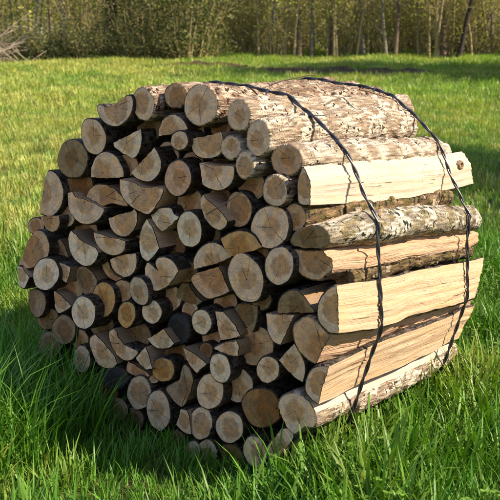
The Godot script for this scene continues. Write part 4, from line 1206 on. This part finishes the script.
func straps() -> void:
	var frame := Transform3D(Basis(Vector3.UP, FACE_TURN), FACE_AT)
	for k in 2:
		var loop := loop_round([0.185, 0.80][k], [0.03, 0.07][k], 0.0045)
		var o := thing("strap", ["black twisted cord tied round the bundle near its cut face", "black twisted cord tied round the far end of the bundle"][k], "strap", FACE_AT, FACE_TURN)
		var n := loop.size()
		for strand in 2:
			var s := Shape.new()
			var pts := PackedVector3Array()
			var run := 0.0
			for i in n + 1:
				var p := loop[i % n]
				var d := (loop[(i + 1) % n] - loop[(i - 1 + n) % n]).normalized()
				var back := Vector3(0, 0, -1)
				var out := d.cross(back).normalized()
				if i > 0: run += p.distance_to(loop[(i - 1) % n])
				var a := run / 0.055 * TAU * 0.5 + PI * strand
				pts.append(p + (out * cos(a) + back * sin(a)) * 0.0029)
			s.tube(pts, taper(n + 1, 0.0031, 0.0031), 7)
			obj("strand", s.done(), M.cord, o)
		# loose ends of the cord
		for t in [0.20]:
			var at := 0
			var best := 9.0
			for i in n:
				var g := absf(loop[i].x - (t * 1.3 - 0.28)) + (9.0 if loop[i].y < 0.6 else 0.0)
				if g < best:
					best = g
					at = i
			var s := Shape.new()
			var p := loop[at]
			s.tube(PackedVector3Array([p + Vector3(0, 0.004, 0.002), p + Vector3(0.004, -0.004, 0.018), p + Vector3(0.012, -0.018, 0.030), p + Vector3(0.016, -0.034, 0.034)]), taper(4, 0.0032, 0.0026), 6)
			obj("loose_end", s.done(), M.cord, o)


func twigs() -> void:
	var frame := Transform3D(Basis(Vector3.UP, FACE_TURN), FACE_AT)
	var specs := [
		["thin dark twig lying aslant across the brown log end in the face", PackedVector3Array([Vector3(-0.055, 0.735, 0.035), Vector3(0.0, 0.765, 0.04), Vector3(0.06, 0.80, 0.03)]), 0.0028],
		["thin dry twig sticking up from the bundle's top behind the first strap", PackedVector3Array([Vector3(-0.02, 1.075, -0.20), Vector3(0.02, 1.10, -0.24), Vector3(0.075, 1.105, -0.29)]), 0.003],
		["bent twig lying on pale bark by the first strap", PackedVector3Array([Vector3(0.16, 1.02, -0.2), Vector3(0.175, 1.045, -0.25), Vector3(0.19, 1.05, -0.31)]), 0.0026],
		["long dry twig lying along the top logs beside the far strap", PackedVector3Array([Vector3(0.10, 1.07, -0.50), Vector3(0.13, 1.06, -0.57), Vector3(0.15, 1.035, -0.66)]), 0.003],
	]
	for e in specs:
		var s := Shape.new()
		var p: PackedVector3Array = e[1]
		var pts := PackedVector3Array()
		var mid := p[1]
		for i in 9:
			var x := i / 8.0
			pts.append(frame * (p[0].lerp(mid, x).lerp(mid.lerp(p[2], x), x) + Vector3(0, 0.002, 0) * wobble.get_noise_1d(i * 0.9)))
		s.tube(pts, taper(9, e[2], e[2] * 0.5), 6)
		tag(obj("twig", s.done(), M.twig), e[0], "twig")


# ---------------------------------------------------------------- grass

func tuft(blades: int, spread: float, tall: float, wide: float, droop: float, straw: float) -> ArrayMesh:
	var s := Shape.new()
	for b in blades:
		var an := rng.randf() * TAU
		var from := Vector3(cos(an), 0, sin(an)) * sqrt(rng.randf()) * spread
		var dir := an + rng.randf_range(-1.2, 1.2)
		var out := Vector3(cos(dir), 0, sin(dir))
		var face := Vector3(-sin(dir), 0, cos(dir)).rotated(Vector3.UP, rng.randf_range(-0.6, 0.6))
		var h := tall * rng.randf_range(0.45, 1.15)
		var bend := droop * rng.randf_range(0.2, 1.2)
		var w := wide * rng.randf_range(0.6, 1.2)
		var f := rng.randf_range(0.65, 1.35)
		var col := Color(f * rng.randf_range(0.85, 1.25), f, f * rng.randf_range(0.7, 1.1))
		if rng.randf() < straw: col = Color(3.2, 1.7, 3.2) * rng.randf_range(0.7, 1.1)
		var last := [-1, -1]
		var seg := 4
		var ang := rng.randf_range(0.05, 0.35)
		var p := from - Vector3(0, 0.01, 0)
		for k in seg + 1:
			var x := float(k) / seg
			var d := out * sin(ang) + Vector3.UP * cos(ang)
			var nn := d.cross(face).normalized()
			var half := w * 0.5 * (1.0 - x * x * 0.9)
			if k < seg:
				var a := s.vert(p - face * half, nn, Vector2(0, x), col)
				var c := s.vert(p + face * half, nn, Vector2(1, x), col)
				if k > 0:
					s.tri(last[0], last[1], a)
					s.tri(last[1], c, a)
				last = [a, c]
			else:
				var a := s.vert(p, nn, Vector2(0.5, 1), col)
				s.tri(last[0], last[1], a)
			p += d * h / seg
			ang += bend / seg * (0.5 + x)
	return s.done()


func in_bundle(x: float, z: float) -> bool:
	var l := Transform3D(Basis(Vector3.UP, FACE_TURN), FACE_AT).affine_inverse() * Vector3(x, 0, z)
	return l.z < -0.06 and l.z > -0.86 and l.x > -0.62 and l.x < 0.20


func beside_flank(x: float, z: float) -> bool:   # uncut grass along the sunny flank
	var l := Transform3D(Basis(Vector3.UP, FACE_TURN), FACE_AT).affine_inverse() * Vector3(x, 0, z)
	return l.z < 0.05 and l.z > -1.0 and l.x > 0.16 and l.x < 0.50


func before_face(x: float, z: float) -> bool:   # trodden grass in front of the cut face
	var l := Transform3D(Basis(Vector3.UP, FACE_TURN), FACE_AT).affine_inverse() * Vector3(x, 0, z)
	return l.z >= -0.08 and l.z < 0.50 and l.x > -0.55 and l.x < 0.16


func sward(called: String, label: String, meshes: Array, near: float, far: float, spacing: float, edge: float, grow: Vector2, tint: Color, yellow: Color, rule: int) -> void:
	var bufs := []
	for m in meshes: bufs.append(PackedFloat32Array())
	var z := -near
	while z > -far:
		var half := 0.345 * -z + edge
		var x := -half
		while x < half:
			var px := x + rng.randf_range(-0.6, 0.6) * spacing
			var pz := z + rng.randf_range(-0.6, 0.6) * spacing
			x += spacing
			if in_bundle(px, pz): continue
			var patch := wobble.get_noise_2d(px * 0.9, pz * 0.9 + 30.0)
			var broad := wobble.get_noise_2d(px * 0.22 + 9.0, pz * 0.22)
			var size := rng.randf_range(grow.x, grow.y) * (1.0 + 0.45 * patch)
			if rule == 1 and before_face(px, pz): size *= 0.66
			elif rule == 1 and beside_flank(px, pz): size *= 1.05
			if rule == 2:   # beyond the bundle
				var tr := absf(pz - track_centre(px))
				if px > -2.4 and tr < 0.75 * (1.0 - smoothstep(2.0, 5.5, px)) and rng.randf() < 0.88: continue
			if rule == 3:   # the long grass by the left side of the face
				var d := Vector2((px + 0.88) / 0.50, (pz + 2.42) / 0.50).length()
				if d > 1.0 + 0.4 * patch: continue
			var yl := smoothstep(-0.35, 0.5, broad * 0.5 + 0.5 * patch + 0.5 * wobble.get_noise_2d(px * 2.6, pz * 2.6 + 70.0) - 0.22 * px / (1.0 + 0.2 * -pz))
			var c := tint.lerp(yellow, yl)
			var f := rng.randf_range(0.8, 1.2)
			add_copy(bufs[rng.randi() % meshes.size()], Vector3(px, ground_y(px, pz), pz), rng.randf() * TAU, size, Color(c.r * f, c.g * f, c.b * f), rng.randf_range(-0.25, 0.25), rng.randf_range(0.85, 1.15))
		z -= spacing
	var o := thing(called, label, "")
	o.remove_meta("category")
	o.set_meta("kind", "stuff")
	for i in meshes.size():
		var m := many("blades", meshes[i], M.grass, bufs[i], o)
		m.set_meta("kind", "stuff")


func meadow() -> void:
	var green := Color(0.205, 0.31, 0.065)
	var lush := Color(0.105, 0.245, 0.028)
	var yellow := Color(0.47, 0.48, 0.145)
	var near := []
	var mid := []
	var far := []
	var tall := []
	for k in 4:
		near.append(tuft(10, 0.04, 0.165, 0.0075, 1.35, 0.05))
		mid.append(tuft(15, 0.06, 0.085, 0.0065, 1.5, 0.14))
		far.append(tuft(20, 0.13, 0.10, 0.011, 1.5, 0.14))
		tall.append(tuft(13, 0.035, 0.27, 0.0065, 1.5, 0.02))
	sward("grass", "short green grass round the foot of the bundle", near, 1.15, 4.6, 0.031, 0.35, Vector2(0.5, 1.3), Color(0.105, 0.245, 0.028), Color(0.24, 0.32, 0.06), 1)
	sward("grass", "sunlit yellow-green meadow grass behind the bundle", mid, 4.5, 11.0, 0.060, 0.5, Vector2(0.7, 1.3), green * 1.15, yellow, 2)
	sward("grass", "rough meadow grass running up to the wood edge", far, 10.8, 26.0, 0.12, 1.0, Vector2(0.6, 1.4), green * 1.25, yellow, 2)
	sward("tall_grass", "long dark green grass leaning over the left foot of the bundle", tall, 1.8, 3.1, 0.035, 0.3, Vector2(0.7, 1.2), lush, lush, 3)
	# clover and broad-leaved weeds between the blades on the sunny side
	var cl := []
	for k in 3:
		var s := Shape.new()
		for q in 7:
			var an := rng.randf() * TAU
			var top := Vector3(cos(an), 0, sin(an)) * rng.randf_range(0.01, 0.06) + Vector3.UP * rng.randf_range(0.05, 0.12)
			for e in 3:
				var a2 := an + TAU * e / 3.0
				var d := Vector3(cos(a2), rng.randf_range(-0.1, 0.35), sin(a2)).normalized()
				var w := Vector3(-sin(a2), 0, cos(a2))
				var z := rng.randf_range(0.007, 0.0125)
				var nn := w.cross(d)
				var ids := [s.vert(top, nn)]
				for p in [[0.45, -0.42], [0.85, -0.40], [1.0, 0.0], [0.85, 0.40], [0.45, 0.42]]:
					ids.append(s.vert(top + d * z * p[0] + w * z * p[1], nn, Vector2.ZERO, Color.WHITE))
				for p in 4: s.tri(ids[0], ids[p + 1], ids[p + 2])
		cl.append(s.done())
	var o := thing("clover", "patches of clover and small broad leaves in the grass by the bundle", "")
	o.remove_meta("category")
	o.set_meta("kind", "stuff")
	for k in 3:
		var buf := PackedFloat32Array()
		for i in 260:
			var x := rng.randf_range(0.25, 1.7)
			var z := rng.randf_range(-4.2, -1.4)
			if in_bundle(x, z) or wobble.get_noise_2d(x * 1.4 + 20.0, z * 1.4) < 0.02: continue
			var f := rng.randf_range(0.7, 1.2)
			add_copy(buf, Vector3(x, ground_y(x, z), z), rng.randf() * TAU, rng.randf_range(0.7, 1.3), Color(0.17 * f, 0.30 * f, 0.045 * f))
		many("leaves", cl[k], M.grass, buf, o).set_meta("kind", "stuff")
